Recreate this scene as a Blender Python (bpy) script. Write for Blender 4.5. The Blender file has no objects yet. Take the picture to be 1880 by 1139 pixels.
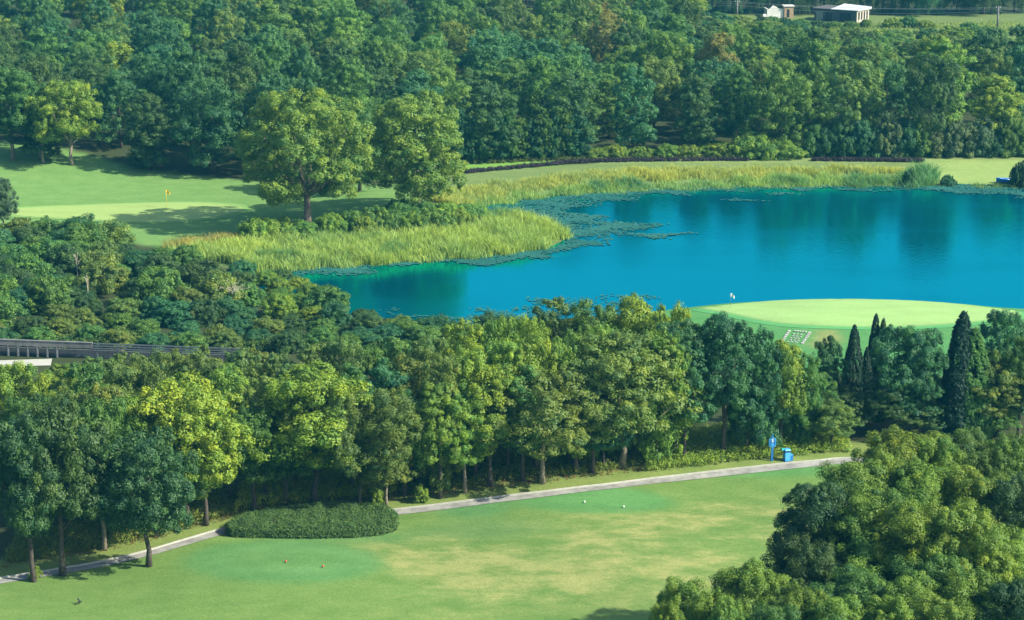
import bpy, bmesh, math, random
import numpy as np
from mathutils import Vector, Matrix

# ------------------------------------------------------------------ camera, sky, sun, exposure
S = bpy.context.scene
COL = S.collection
F, CX, CY, CAMH = 4000.0, 940.0, 569.5, 57.0            # focal length in photo pixels, photo centre, eye height in metres
PITCH = math.atan((CY + 500.0) / F)
cam_d = bpy.data.cameras.new('camera'); cam = bpy.data.objects.new('camera', cam_d); COL.objects.link(cam)
cam.location = (0, 0, CAMH); cam.rotation_euler = (math.pi / 2 - PITCH, 0, 0)
cam_d.sensor_width = 36.0; cam_d.lens = 36.0 * F / 1880.0; cam_d.clip_start = 1.0; cam_d.clip_end = 8000.0
S.camera = cam

SUN_EL, SUN_AZ = math.radians(38), math.radians(107)     # azimuth clockwise from +Y (view direction): from the right, a little behind the camera
sun_dir = Vector((math.sin(SUN_AZ) * math.cos(SUN_EL), math.cos(SUN_AZ) * math.cos(SUN_EL), math.sin(SUN_EL)))
W = bpy.data.worlds.new('World'); S.world = W; W.use_nodes = True
wn = W.node_tree.nodes; wl = W.node_tree.links
bg = wn['Background']; sky = wn.new('ShaderNodeTexSky'); sky.sky_type = 'NISHITA'; sky.sun_disc = False
sky.sun_elevation = SUN_EL; sky.sun_rotation = SUN_AZ; sky.ozone_density = 6.0; sky.air_density = 1.5; sky.dust_density = 3.0
wl.new(sky.outputs[0], bg.inputs[0]); bg.inputs[1].default_value = 0.11
sd = bpy.data.lights.new('sun', 'SUN'); sd.energy = 5.0; sd.angle = math.radians(0.53); sd.color = (1.0, 0.94, 0.78)
so = bpy.data.objects.new('sun', sd); COL.objects.link(so); so.location = (60, 0, 120)
so.rotation_euler = (-sun_dir).to_track_quat('-Z', 'Y').to_euler()

S.view_settings.view_transform = 'Standard'; S.view_settings.look = 'None'
S.view_settings.gamma = 1.0; S.view_settings.use_curve_mapping = False
S.view_settings.exposure = 0.74
S.render.engine = 'CYCLES'
cy = S.cycles
cy.max_bounces = 5; cy.diffuse_bounces = 1; cy.glossy_bounces = 2; cy.transmission_bounces = 2; cy.volume_bounces = 0
cy.transparent_max_bounces = 6; cy.caustics_reflective = False; cy.caustics_refractive = False
cy.use_denoising = True
HAZE_DENSITY = 0.0002

# ------------------------------------------------------------------ helpers: photo pixels <-> metres
FW = np.array([0, math.cos(PITCH), -math.sin(PITCH)]); UP = np.array([0, math.sin(PITCH), math.cos(PITCH)])
def flat(px, py, z=0.0):
    """where the sight line through a photo pixel meets the level z"""
    px = np.asarray(px, float); py = np.asarray(py, float)
    dx = px - CX; u = CY - py
    dy = FW[1] * F + UP[1] * u; dz = FW[2] * F + UP[2] * u
    t = (z - CAMH) / dz
    return dx * t, dy * t
def pix(x, y, z=0.0):
    zc = y * FW[1] + (z - CAMH) * FW[2]; yc = y * UP[1] + (z - CAMH) * UP[2]
    return CX + F * x / zc, CY - F * yc / zc
def scale_at(x, y, z=0.0):
    return F / (y * FW[1] + (z - CAMH) * FW[2])
def in_poly(px, py, poly):
    px = np.asarray(px, float); py = np.asarray(py, float); r = np.zeros(px.shape, bool)
    n = len(poly)
    for i in range(n):
        (x1, y1), (x2, y2) = poly[i], poly[(i + 1) % n]
        if y1 == y2: continue
        c = ((y1 > py) != (y2 > py)) & (px < (x2 - x1) * (py - y1) / (y2 - y1) + x1)
        r ^= c
    return r
def seg_dist(x, y, pts, closed=True):
    d = np.full(np.shape(x), 1e9); n = len(pts)
    for i in range(n if closed else n - 1):
        (x1, y1), (x2, y2) = pts[i], pts[(i + 1) % n]
        L = (x2 - x1) ** 2 + (y2 - y1) ** 2
        t = np.clip(((x - x1) * (x2 - x1) + (y - y1) * (y2 - y1)) / L, 0, 1)
        d = np.minimum(d, np.hypot(x - x1 - t * (x2 - x1), y - y1 - t * (y2 - y1)))
    return d
def smooth(a, b, v):
    t = np.clip((v - a) / (b - a), 0, 1); return t * t * (3 - 2 * t)
def curve_through(pts, n=8):
    """a smooth line through the points (Catmull-Rom)"""
    p = np.array(pts, float); p = np.vstack([2 * p[0] - p[1], p, 2 * p[-1] - p[-2]]); out = []
    for i in range(1, len(p) - 2):
        for k in range(n):
            t = k / n
            out.append(0.5 * ((2 * p[i]) + (-p[i-1] + p[i+1]) * t + (2*p[i-1] - 5*p[i] + 4*p[i+1] - p[i+2]) * t*t + (-p[i-1] + 3*p[i] - 3*p[i+1] + p[i+2]) * t**3))
    out.append(p[-2]); return np.array(out)

# ------------------------------------------------------------------ terrain
WATER_Z = -0.6
LAKE_PX = [(470,505),(600,490),(700,482),(850,472),(980,460),(1035,441),(1034,422),(990,402),(930,391),(880,381),(960,366),(1060,353),(1200,344),
           (1400,338),(1700,337),(1880,342),(2150,350),(2350,420),(2250,575),(1880,572),(1750,566),(1560,560),(1350,562),(1200,572),(1000,588),
           (880,594),(760,592),(640,577),(560,552),(480,530)]
_lx, _ly = flat([p[0] for p in LAKE_PX], [p[1] for p in LAKE_PX], WATER_Z)
LAKE = [tuple(p) for p in curve_through(list(zip(_lx, _ly)) + [(_lx[0], _ly[0])], 4)[:-1]]
def bump(x, y, px, py, rx, ry, h):
    cx, cy_ = flat(px, py); return h * np.exp(-((x - cx) / rx) ** 2 - ((y - cy_) / ry) ** 2)
def base_h(x, y):
    h = 0.10 * np.sin(x * 0.11 + 1.3) * np.cos(y * 0.083) + 0.08 * np.sin(x * 0.05 - y * 0.07 + 0.6)
    near = smooth(205, 185, y)
    h = h + near * (0.16 * np.sin(x * 0.21 + y * 0.13) + 0.14 * np.sin(x * 0.09 - y * 0.31 + 2.0))
    h = h + bump(x, y, 40, 292, 34, 16, 2.3) + bump(x, y, 520, 402, 12, 6, 0.35)
    h = h + bump(x, y, 770, 392, 11, 8, 1.2) + bump(x, y, 700, 366, 8, 4, 0.6)
    h = h + bump(x, y, 1560, 570, 26, 7.5, 1.25)
    h = h + bump(x, y, 540, 1034, 8.5, 6, 0.32) + bump(x, y, 1090, 922, 8, 4.5, 0.32)
    h = h + bump(x, y, 1250, 830, 26, 8, 0.5)
    h = h + 9.0 * smooth(330, 470, y) * smooth(60, -70, x) + 1.5 * smooth(600, 1400, y)
    return h
def height(x, y):
    x = np.asarray(x, float); y = np.asarray(y, float)
    d = seg_dist(x, y, LAKE); ins = in_poly(x, y, LAKE); h = base_h(x, y)
    out = WATER_Z + (h - WATER_Z) * smooth(-0.6, 5.0, d)
    return np.where(ins, WATER_Z - 0.05 - np.minimum(1.6, d * 0.25), out)
height_exact = height
GS = 0.8; HX0, HY0 = -131.2, 111.2
_hx = np.arange(HX0, 132.0, GS); _hy = np.arange(HY0, 502.0, GS); _HX, _HY = np.meshgrid(_hx, _hy); HG = height_exact(_HX, _HY)
def height(x, y):
    x = np.asarray(x, float); y = np.asarray(y, float); fx = (x - HX0) / GS; fy = (y - HY0) / GS
    i = np.floor(fx).astype(int); j = np.floor(fy).astype(int); ok = (i >= 0) & (j >= 0) & (i < HG.shape[1] - 1) & (j < HG.shape[0] - 1)
    if not np.all(ok): return height_exact(x, y)
    u, v = fx - i, fy - j
    return HG[j, i] * (1 - u) * (1 - v) + HG[j, i + 1] * u * (1 - v) + HG[j + 1, i] * (1 - u) * v + HG[j + 1, i + 1] * u * v
def H1(x, y):
    fx = (x - HX0) / GS; fy = (y - HY0) / GS; i = math.floor(fx); j = math.floor(fy)
    if i < 0 or j < 0 or i >= HG.shape[1] - 1 or j >= HG.shape[0] - 1: return float(height_exact(np.array([x]), np.array([y]))[0])
    u, v = fx - i, fy - j
    return float(HG[j, i] * (1 - u) * (1 - v) + HG[j, i + 1] * u * (1 - v) + HG[j + 1, i] * (1 - u) * v + HG[j + 1, i + 1] * u * v)
def at(px, py):
    z = 0.0
    for _ in range(5):
        x, y = flat(px, py, z); z = H1(float(x), float(y))
    return float(x), float(y), z

# ------------------------------------------------------------------ materials
def nodes_of(name):
    m = bpy.data.materials.new(name); m.use_nodes = True; nt = m.node_tree; nt.nodes.clear()
    out = nt.nodes.new('ShaderNodeOutputMaterial'); return m, nt, out
def N(nt, kind, **kw):
    n = nt.nodes.new(kind)
    for k, v in kw.items():
        if k in n.inputs.keys(): n.inputs[k].default_value = v
        else: setattr(n, k, v)
    return n
def mixc(nt, fac, a, b, blend='MIX'):
    n = nt.nodes.new('ShaderNodeMix'); n.data_type = 'RGBA'; n.blend_type = blend
    for sock, v in ((n.inputs[0], fac), (n.inputs[6], a), (n.inputs[7], b)):
        if hasattr(v, 'is_linked'): nt.links.new(v, sock)
        elif isinstance(v, (tuple, list)): sock.default_value = (*v[:3], 1)
        else: sock.default_value = v
    return n.outputs[2]
def ramp(nt, src, lo, hi):
    n = nt.nodes.new('ShaderNodeMapRange'); n.inputs[1].default_value = lo; n.inputs[2].default_value = hi
    nt.links.new(src, n.inputs[0]); return n.outputs[0]
def noise(nt, scale, detail=3.0, rough=0.55, stretch=None, coord='Object'):
    tc = nt.nodes.new('ShaderNodeTexCoord'); n = nt.nodes.new('ShaderNodeTexNoise')
    n.inputs['Scale'].default_value = scale; n.inputs['Detail'].default_value = detail; n.inputs['Roughness'].default_value = rough
    if stretch:
        mp = nt.nodes.new('ShaderNodeMapping'); mp.inputs['Scale'].default_value = stretch
        nt.links.new(tc.outputs[coord], mp.inputs[0]); nt.links.new(mp.outputs[0], n.inputs[0])
    else: nt.links.new(tc.outputs[coord], n.inputs[0])
    return n.outputs[0]
def plain(name, col, rough=0.6, var=0.25, nscale=6.0, metal=0.0, bump_s=0.0):
    m, nt, out = nodes_of(name); b = N(nt, 'ShaderNodeBsdfPrincipled', Roughness=rough, Metallic=metal)
    v = noise(nt, nscale, 4.0)
    c = mixc(nt, ramp(nt, v, 0.3, 0.7), tuple(x * (1 - var) for x in col), tuple(min(1, x * (1 + var)) for x in col))
    nt.links.new(c, b.inputs['Base Color'])
    if bump_s:
        bp = nt.nodes.new('ShaderNodeBump'); bp.inputs['Strength'].default_value = bump_s; bp.inputs['Distance'].default_value = 0.05
        nt.links.new(v, bp.inputs['Height']); nt.links.new(bp.outputs[0], b.inputs['Normal'])
    nt.links.new(b.outputs[0], out.inputs[0]); return m
def leaf_material(name, transl=0.27, young=(1.85, 1.40, 0.7), rough=0.55):
    """colour of the plant (object colour) varied leaf by leaf; some sprays carry yellower young leaves"""
    m, nt, out = nodes_of(name)
    oi = nt.nodes.new('ShaderNodeObjectInfo'); a = nt.nodes.new('ShaderNodeAttribute'); a.attribute_name = 'tint'
    dark = mixc(nt, 1.0, oi.outputs['Color'], (0.62, 0.76, 0.85), 'MULTIPLY')
    lite = mixc(nt, 1.0, oi.outputs['Color'], young, 'MULTIPLY')
    c = mixc(nt, a.outputs['Fac'], dark, lite)
    b = N(nt, 'ShaderNodeBsdfPrincipled', Roughness=rough); b.inputs['Specular IOR Level'].default_value = 0.35
    nt.links.new(c, b.inputs['Base Color'])
    t = nt.nodes.new('ShaderNodeBsdfTranslucent'); nt.links.new(mixc(nt, 1.0, c, (1.25, 1.25, 0.6), 'MULTIPLY'), t.inputs[0])
    mx = nt.nodes.new('ShaderNodeMixShader'); mx.inputs[0].default_value = transl
    nt.links.new(b.outputs[0], mx.inputs[1]); nt.links.new(t.outputs[0], mx.inputs[2]); nt.links.new(mx.outputs[0], out.inputs[0])
    return m
M = {}
M['leaf'] = leaf_material('leaf')
M['needle'] = leaf_material('needle', 0.12, (1.35, 1.3, 0.9), 0.6)
M['reed'] = leaf_material('reed', 0.35, (1.5, 1.25, 0.75), 0.6)
M['bark'] = plain('bark', (0.075, 0.062, 0.05), 0.9, 0.5, 5.0, bump_s=0.6)
M['bark_pale'] = plain('bark_pale', (0.24, 0.20, 0.15), 0.9, 0.4, 5.0, bump_s=0.6)
M['concrete'] = plain('concrete', (0.20, 0.20, 0.19), 0.9, 0.22, 1.6)
M['kerb'] = plain('kerb_concrete', (0.43, 0.43, 0.37), 0.9, 0.15, 2.5)
M['asphalt'] = plain('asphalt', (0.26, 0.26, 0.235), 0.92, 0.3, 1.3)
M['white'] = plain('white_paint', (0.8, 0.8, 0.78), 0.5, 0.04)
M['whitewash'] = plain('whitewash', (0.75, 0.74, 0.7), 0.8, 0.12, 1.2)
M['cream'] = plain('cream_render', (0.62, 0.55, 0.43), 0.85, 0.15, 1.5)
M['brick'] = plain('brick', (0.42, 0.30, 0.19), 0.9, 0.25, 3.0)
M['shaded_grey'] = plain('shaded_grey', (0.09, 0.10, 0.11), 0.9, 0.2, 1.2)  # grey darkened with shade: shed's long side, gap under the parapet
M['tin'] = plain('tin_roof', (0.62, 0.66, 0.7), 0.45, 0.08, 2.0)
M['old_roof'] = plain('old_roof', (0.10, 0.10, 0.10), 0.8, 0.3, 2.0)
M['dark'] = plain('dark_opening', (0.02, 0.022, 0.025), 0.6, 0.2)
M['steel'] = plain('galvanised_steel', (0.24, 0.27, 0.29), 0.45, 0.12, 3.0, 0.4)
M['blue'] = plain('blue_paint', (0.02, 0.17, 0.50), 0.4, 0.1)
M['blue_light'] = plain('light_blue_paint', (0.08, 0.38, 0.75), 0.4, 0.1)
M['teal'] = plain('teal_paint', (0.02, 0.40, 0.36), 0.4, 0.1)
M['yellow'] = plain('yellow_cloth', (0.85, 0.55, 0.02), 0.7, 0.06)
M['red'] = plain('red_paint', (0.6, 0.10, 0.05), 0.5, 0.08)
M['black'] = plain('black_feather', (0.02, 0.022, 0.025), 0.6, 0.3)
M['stone'] = plain('pale_slab', (0.42, 0.43, 0.38), 0.8, 0.12, 2.0)
M['straw'] = plain('straw', (0.55, 0.52, 0.36), 0.9, 0.2, 3.0)
M['wire'] = plain('wire', (0.3, 0.32, 0.33), 0.5, 0.1)

# ground: colour of each kind of turf and soil from the map, mottled by noise
def ground_material():
    m, nt, out = nodes_of('turf')
    a = nt.nodes.new('ShaderNodeAttribute'); a.attribute_name = 'turf'
    dry = nt.nodes.new('ShaderNodeAttribute'); dry.attribute_name = 'dry'
    n1 = noise(nt, 0.10, 4.0, 0.6, (0.8, 1.1, 1.0)); n2 = noise(nt, 0.42, 8.0, 0.70, (0.75, 1.3, 1.0)); n3 = noise(nt, 5.0, 3.0, 0.7)
    c = a.outputs['Color']
    add = nt.nodes.new('ShaderNodeMath'); add.operation = 'MULTIPLY_ADD'
    nt.links.new(ramp(nt, n1, 0.30, 0.68), add.inputs[0]); add.inputs[1].default_value = 0.95
    sub = nt.nodes.new('ShaderNodeMath'); sub.operation = 'MULTIPLY_ADD'
    nt.links.new(ramp(nt, n2, 0.3, 0.7), sub.inputs[0]); sub.inputs[1].default_value = 1.0; sub.inputs[2].default_value = -0.62
    nt.links.new(sub.outputs[0], add.inputs[2])
    mul = nt.nodes.new('ShaderNodeMath'); mul.operation = 'MULTIPLY'; mul.use_clamp = True
    nt.links.new(add.outputs[0], mul.inputs[0]); nt.links.new(dry.outputs['Fac'], mul.inputs[1])
    n4 = noise(nt, 1.7, 8.0, 0.72, (0.8, 1.2, 1.0)); m4 = nt.nodes.new('ShaderNodeMath'); m4.operation = 'MULTIPLY_ADD'; m4.use_clamp = True
    nt.links.new(ramp(nt, n4, 0.3, 0.7), m4.inputs[0]); m4.inputs[1].default_value = 0.5; nt.links.new(mul.outputs[0], m4.inputs[2])
    m6 = nt.nodes.new('ShaderNodeMath'); m6.operation = 'MULTIPLY'; m6.use_clamp = True; nt.links.new(m4.outputs[0], m6.inputs[0])
    m7 = nt.nodes.new('ShaderNodeMath'); m7.operation = 'MULTIPLY_ADD'; m7.use_clamp = True; nt.links.new(mul.outputs[0], m7.inputs[0]); m7.inputs[1].default_value = 1.1; m7.inputs[2].default_value = 0.08
    nt.links.new(m7.outputs[0], m6.inputs[1])
    c = mixc(nt, m6.outputs[0], c, (0.255, 0.285, 0.098))
    c = mixc(nt, 1.0, c, mixc(nt, ramp(nt, n2, 0.25, 0.75), (0.76, 0.84, 0.76), (1.18, 1.12, 1.16)), 'MULTIPLY')
    c = mixc(nt, 1.0, c, mixc(nt, ramp(nt, n3, 0.25, 0.75), (0.78, 0.82, 0.78), (1.2, 1.16, 1.18)), 'MULTIPLY')
    b = N(nt, 'ShaderNodeBsdfPrincipled', Roughness=0.95); b.inputs['Specular IOR Level'].default_value = 0.1
    nt.links.new(c, b.inputs['Base Color'])
    bp = nt.nodes.new('ShaderNodeBump'); bp.inputs['Strength'].default_value = 0.5; bp.inputs['Distance'].default_value = 0.06
    nt.links.new(n3, bp.inputs['Height']); nt.links.new(bp.outputs[0], b.inputs['Normal'])
    nt.links.new(b.outputs[0], out.inputs[0]); return m
M['turf'] = ground_material()
def green_material(name, col, streak=0.1):
    m, nt, out = nodes_of(name); b = N(nt, 'ShaderNodeBsdfPrincipled', Roughness=0.9); b.inputs['Specular IOR Level'].default_value = 0.1
    v = noise(nt, 0.35, 4.0, 0.6, (0.4, 1.6, 1)); w = noise(nt, 4.0, 3.0, 0.6)
    c = mixc(nt, ramp(nt, v, 0.3, 0.7), tuple(x * (1 - streak) for x in col), tuple(x * (1 + streak) for x in col))
    c = mixc(nt, 1.0, c, mixc(nt, ramp(nt, w, 0.3, 0.7), (0.93, 0.94, 0.93), (1.06, 1.05, 1.06)), 'MULTIPLY')
    nt.links.new(c, b.inputs['Base Color']); nt.links.new(b.outputs[0], out.inputs[0]); return m
M['green'] = green_material('putting_turf', (0.30, 0.42, 0.13)); M['green2'] = green_material('pale_putting_turf', (0.27, 0.43, 0.15))
M['collar2'] = green_material('collar_turf', (0.18, 0.37, 0.125)); M['fringe'] = green_material('fringe_turf', (0.20, 0.36, 0.10)); M['fringe2'] = green_material('cool_fringe_turf', (0.10, 0.33, 0.11))
M['tee'] = green_material('tee_turf', (0.085, 0.27, 0.095)); M['tee_edge'] = green_material('tee_edge_turf', (0.11, 0.29, 0.10))

def water_material():
    m, nt, out = nodes_of('lake_water')
    body = N(nt, 'ShaderNodeBsdfDiffuse'); body.inputs[0].default_value = (0.0, 0.07, 0.12, 1)
    gl = N(nt, 'ShaderNodeBsdfGlossy'); gl.inputs[0].default_value = (0.02, 0.95, 1.0, 1); gl.inputs['Roughness'].default_value = 0.06
    tc = nt.nodes.new('ShaderNodeTexCoord')
    mp = nt.nodes.new('ShaderNodeMapping'); mp.inputs['Scale'].default_value = (1.0, 1.6, 1.0); nt.links.new(tc.outputs['Object'], mp.inputs[0])
    n1 = N(nt, 'ShaderNodeTexNoise'); n1.inputs['Scale'].default_value = 1.6; n1.inputs['Detail'].default_value = 3.0
    nt.links.new(mp.outputs[0], n1.inputs[0])
    bp = nt.nodes.new('ShaderNodeBump'); bp.inputs['Strength'].default_value = 0.35; bp.inputs['Distance'].default_value = 0.05
    nt.links.new(n1.outputs[0], bp.inputs['Height']); nt.links.new(bp.outputs[0], gl.inputs['Normal'])
    mp2 = nt.nodes.new('ShaderNodeMapping'); mp2.inputs['Scale'].default_value = (0.45, 1.6, 1.0); nt.links.new(tc.outputs['Object'], mp2.inputs[0])
    n2 = N(nt, 'ShaderNodeTexNoise'); n2.inputs['Scale'].default_value = 0.045; n2.inputs['Detail'].default_value = 4.0; nt.links.new(mp2.outputs[0], n2.inputs[0])
    mr = nt.nodes.new('ShaderNodeMapRange'); mr.inputs[1].default_value = 0.42; mr.inputs[2].default_value = 0.66; mr.inputs[3].default_value = 0.035; mr.inputs[4].default_value = 0.20
    nt.links.new(n2.outputs[0], mr.inputs[0]); nt.links.new(mr.outputs[0], gl.inputs['Roughness'])
    lw = N(nt, 'ShaderNodeFresnel'); lw.inputs[0].default_value = 12.0
    mx = nt.nodes.new('ShaderNodeMixShader'); nt.links.new(lw.outputs[0], mx.inputs[0])
    nt.links.new(body.outputs[0], mx.inputs[1]); nt.links.new(gl.outputs[0], mx.inputs[2]); nt.links.new(mx.outputs[0], out.inputs[0])
    return m
M['water'] = water_material()
def pad_material():
    m, nt, out = nodes_of('lily_pad'); a = nt.nodes.new('ShaderNodeAttribute'); a.attribute_name = 'tint'
    c = mixc(nt, a.outputs['Fac'], (0.016, 0.115, 0.10), (0.035, 0.165, 0.135))
    b = N(nt, 'ShaderNodeBsdfPrincipled', Roughness=0.75); b.inputs['Specular IOR Level'].default_value = 0.2; nt.links.new(c, b.inputs['Base Color']); nt.links.new(b.outputs[0], out.inputs[0]); return m
M['pad'] = pad_material()

# ------------------------------------------------------------------ mesh helpers
def mesh_np(name, verts, loops, sizes, tint=None, mat=None):
    me = bpy.data.meshes.new(name); verts = np.asarray(verts, np.float32)
    me.vertices.add(len(verts)); me.vertices.foreach_set('co', verts.ravel())
    loops = np.asarray(loops, np.int32).ravel(); me.loops.add(len(loops)); me.loops.foreach_set('vertex_index', loops)
    sizes = np.asarray(sizes, np.int32); starts = np.concatenate([[0], np.cumsum(sizes)[:-1]]).astype(np.int32)
    me.polygons.add(len(sizes)); me.polygons.foreach_set('loop_start', starts)
    if tint is not None:
        a = me.attributes.new('tint', 'FLOAT', 'FACE'); a.data.foreach_set('value', np.asarray(tint, np.float32))
    me.update(calc_edges=True); me.validate()
    if mat is not None: me.materials.append(mat)
    return me
def add_obj(name, me, parent=None, **props):
    o = bpy.data.objects.new(name, me); COL.objects.link(o); o.parent = parent
    for k, v in props.items(): o[k] = v
    return o
def empty(name, loc, rz=0.0, **props):
    o = bpy.data.objects.new(name, None); COL.objects.link(o); o.location = loc; o.rotation_euler = (0, 0, rz); o.empty_display_size = 0.3
    for k, v in props.items(): o[k] = v
    return o
class MB:
    """collects boxes, tubes and faces for one mesh"""
    def __init__(s): s.v, s.f = [], []
    def add(s, vs, fs):
        b = len(s.v); s.v += [tuple(v) for v in vs]; s.f += [tuple(i + b for i in f) for f in fs]; return s
    def box(s, c, d, rz=0.0, taper=1.0):
        x, y, z = d[0] / 2, d[1] / 2, d[2] / 2; ca, sa = math.cos(rz), math.sin(rz); vs = []
        for sz in (-1, 1):
            k = taper if sz > 0 else 1.0
            for sx, sy in ((-1, -1), (1, -1), (1, 1), (-1, 1)):
                px, py = sx * x * k, sy * y * k; vs.append((c[0] + px * ca - py * sa, c[1] + px * sa + py * ca, c[2] + sz * z))
        return s.add(vs, [(3, 2, 1, 0), (4, 5, 6, 7), (0, 1, 5, 4), (1, 2, 6, 5), (2, 3, 7, 6), (3, 0, 4, 7)])
    def tube(s, pts, radii, n=8, cap=True):
        pts = [Vector(p) for p in pts]; rings = []
        if not hasattr(radii, '__len__'): radii = [radii] * len(pts)
        ref = Vector((0.12, 0.97, 0.2)); vs, fs = [], []
        for i, p in enumerate(pts):
            t = (pts[min(i + 1, len(pts) - 1)] - pts[max(i - 1, 0)]).normalized()
            a = t.cross(ref); a = a.normalized() if a.length > 1e-4 else t.orthogonal().normalized(); b = t.cross(a)
            for k in range(n):
                an = 2 * math.pi * k / n; vs.append(p + (a * math.cos(an) + b * math.sin(an)) * radii[i])
        for i in range(len(pts) - 1):
            for k in range(n):
                k2 = (k + 1) % n; fs.append((i * n + k, i * n + k2, (i + 1) * n + k2, (i + 1) * n + k))
        if cap: fs += [tuple(range(n))[::-1], tuple((len(pts) - 1) * n + k for k in range(n))]
        return s.add(vs, fs)
    def lathe(s, prof, c=(0, 0, 0), n=12):
        vs, fs = [], []
        for r, z in prof:
            for k in range(n):
                a = 2 * math.pi * k / n; vs.append((c[0] + r * math.cos(a), c[1] + r * math.sin(a), c[2] + z))
        for i in range(len(prof) - 1):
            for k in range(n): k2 = (k + 1) % n; fs.append((i * n + k, i * n + k2, (i + 1) * n + k2, (i + 1) * n + k))
        fs += [tuple(range(n))[::-1], tuple((len(prof) - 1) * n + k for k in range(n))]
        return s.add(vs, fs)
    def prism(s, poly, y0, y1):
        """outline in x,z pushed from y0 to y1"""
        n = len(poly); vs = [(x, y0, z) for x, z in poly] + [(x, y1, z) for x, z in poly]
        return s.add(vs, [tuple(range(n)), tuple(range(2 * n - 1, n - 1, -1))] + [((i + 1) % n, i, n + i, n + (i + 1) % n) for i in range(n)])
    def mesh(s, name, mat, smooth_=False):
        me = bpy.data.meshes.new(name); me.from_pydata(s.v, [], s.f); me.update(); me.materials.append(mat)
        if smooth_: me.polygons.foreach_set('use_smooth', [True] * len(me.polygons))
        return me
    def build(s, name, mat, parent=None, smooth_=False, **props): return add_obj(name, s.mesh(name, mat, smooth_), parent, **props)

# ------------------------------------------------------------------ setting: ground
xs = np.concatenate([[-1600, -900, -500, -300, -220, -170, -145], np.arange(-131.2, 131.3, 0.8), [145, 170, 220, 300, 500, 900, 1600]])
ys = np.concatenate([[-300, -100, 0, 60, 90], np.arange(111.2, 501, 0.8), [515, 540, 580, 650, 800, 1100, 1700, 3000]])
GX, GY = np.meshgrid(xs, ys); nx, ny = len(xs), len(ys)
GZ = height_exact(GX.ravel(), GY.ravel())
PXg, PYg = pix(GX.ravel(), np.maximum(GY.ravel(), 60.0), 0.0)
PATH_PX = [(-120,1092),(-60,1080),(0,1068),(60,1058),(115,1049),(190,1036),(275,1016),(350,994),(410,977),(480,963),(560,955),(640,949),(720,942),
           (800,933),(900,920),(1000,908),(1100,896),(1200,884),(1300,873),(1400,862),(1500,852),(1560,847),(1640,856),(1740,880),(1880,930)]
path_w = np.array([at(px, py)[:2] for px, py in PATH_PX]); PATH = curve_through(path_w, 8)
path_y = np.interp(GX.ravel(), PATH[:, 0], PATH[:, 1])
gy, gx = GY.ravel(), GX.ravel()
turf = np.tile(np.array([0.045, 0.06, 0.025]), (len(gx), 1)); dry = np.zeros(len(gx))
def zone(mask, col, d=0.0):
    turf[mask] = col; dry[mask] = d
zone(gy < path_y, (0.128, 0.222, 0.056), 0.62)                                      # fairway
vd = gy - path_y
zone((vd >= 0) & (vd < 4.6), (0.17, 0.23, 0.06), 0.35)                             # verge beyond the path, colour raised to read as sunlit
FLAG_LAWN = [(-60,280),(0,288),(130,304),(250,323),(450,336),(640,342),(830,330),(840,350),(720,400),(560,425),(430,450),(330,462),(200,440),(-60,430)]
zone(in_poly(PXg, PYg, FLAG_LAWN), (0.15, 0.285, 0.08), 0.15)
GREEN2_LAWN = [(1150,560),(1300,552),(1900,560),(1980,640),(1700,700),(1300,680),(1150,620)]
zone(in_poly(PXg, PYg, GREEN2_LAWN), (0.08, 0.25, 0.08), 0.12)
zone(in_poly(PXg, PYg, [(1490,615),(1530,612),(1545,625),(1530,640),(1490,640)]), (0.20, 0.25, 0.09), 0.9)
zone(in_poly(PXg, PYg, [(800,300),(1060,290),(1100,296),(830,324),(800,324)]), (0.17, 0.34, 0.06), 0.1)
zone(in_poly(PXg, PYg, [(1060,288),(2000,288),(2000,300),(1100,300)]), (0.20, 0.27, 0.09), 0.4)
zone(in_poly(PXg, PYg, [(1690,296),(2000,296),(2000,340),(1690,338)]), (0.26, 0.36, 0.11), 0.3)
zone(in_poly(PXg, PYg, [(760,322),(1100,300),(1700,300),(1700,338),(1060,352),(880,382),(800,370)]), (0.15, 0.22, 0.07), 0.3)
zone(in_poly(PXg, PYg, [(300,440),(560,420),(900,380),(1040,430),(980,462),(600,492),(400,490)]), (0.12, 0.19, 0.06), 0.3)
zone(in_poly(PXg, PYg, [(1260,36),(1330,30),(2000,24),(2000,100),(1600,115),(1440,105),(1280,90)]), (0.14, 0.20, 0.065), 0.2)
drymap = np.zeros(len(gx))
for px, py, rx, ry, a in [(1000,1010,16,9,1.0),(1230,960,9,8,0.9),(850,1050,10,6,0.9),(1380,950,7,5,0.9),(700,1010,5,3,0.6),(1350,1040,7,5,0.7),(880,960,8,4,0.5)]:
    drymap += bump(gx, gy, px, py, rx, ry, a)
for px, py, rx, ry, a in [(540,1034,11,7,1.2),(1060,925,9,5,1.2),(860,930,6,5,0.8),(1400,872,9,4,1.0),(250,1090,10,5,0.5)]:
    drymap -= bump(gx, gy, px, py, rx, ry, a)
near = gy < path_y
dry[near] = np.clip(0.35 + 0.75 * drymap[near], 0.0, 1.15)
def blur(a):
    b = a.reshape(ny, nx, -1).copy()
    for _ in range(1):
        c = b.copy(); c[1:-1, 1:-1] = (b[1:-1, 1:-1] * 2 + b[:-2, 1:-1] + b[2:, 1:-1] + b[1:-1, :-2] + b[1:-1, 2:]) / 6; b = c
    return b.reshape(a.shape)
turf = blur(turf); dry = blur(dry)
def oval(px, py, cx, cy_, rx, ry, soft): return smooth(1 + soft, 1 - soft, np.hypot((px - cx) / rx, (py - cy_) / ry))
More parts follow.
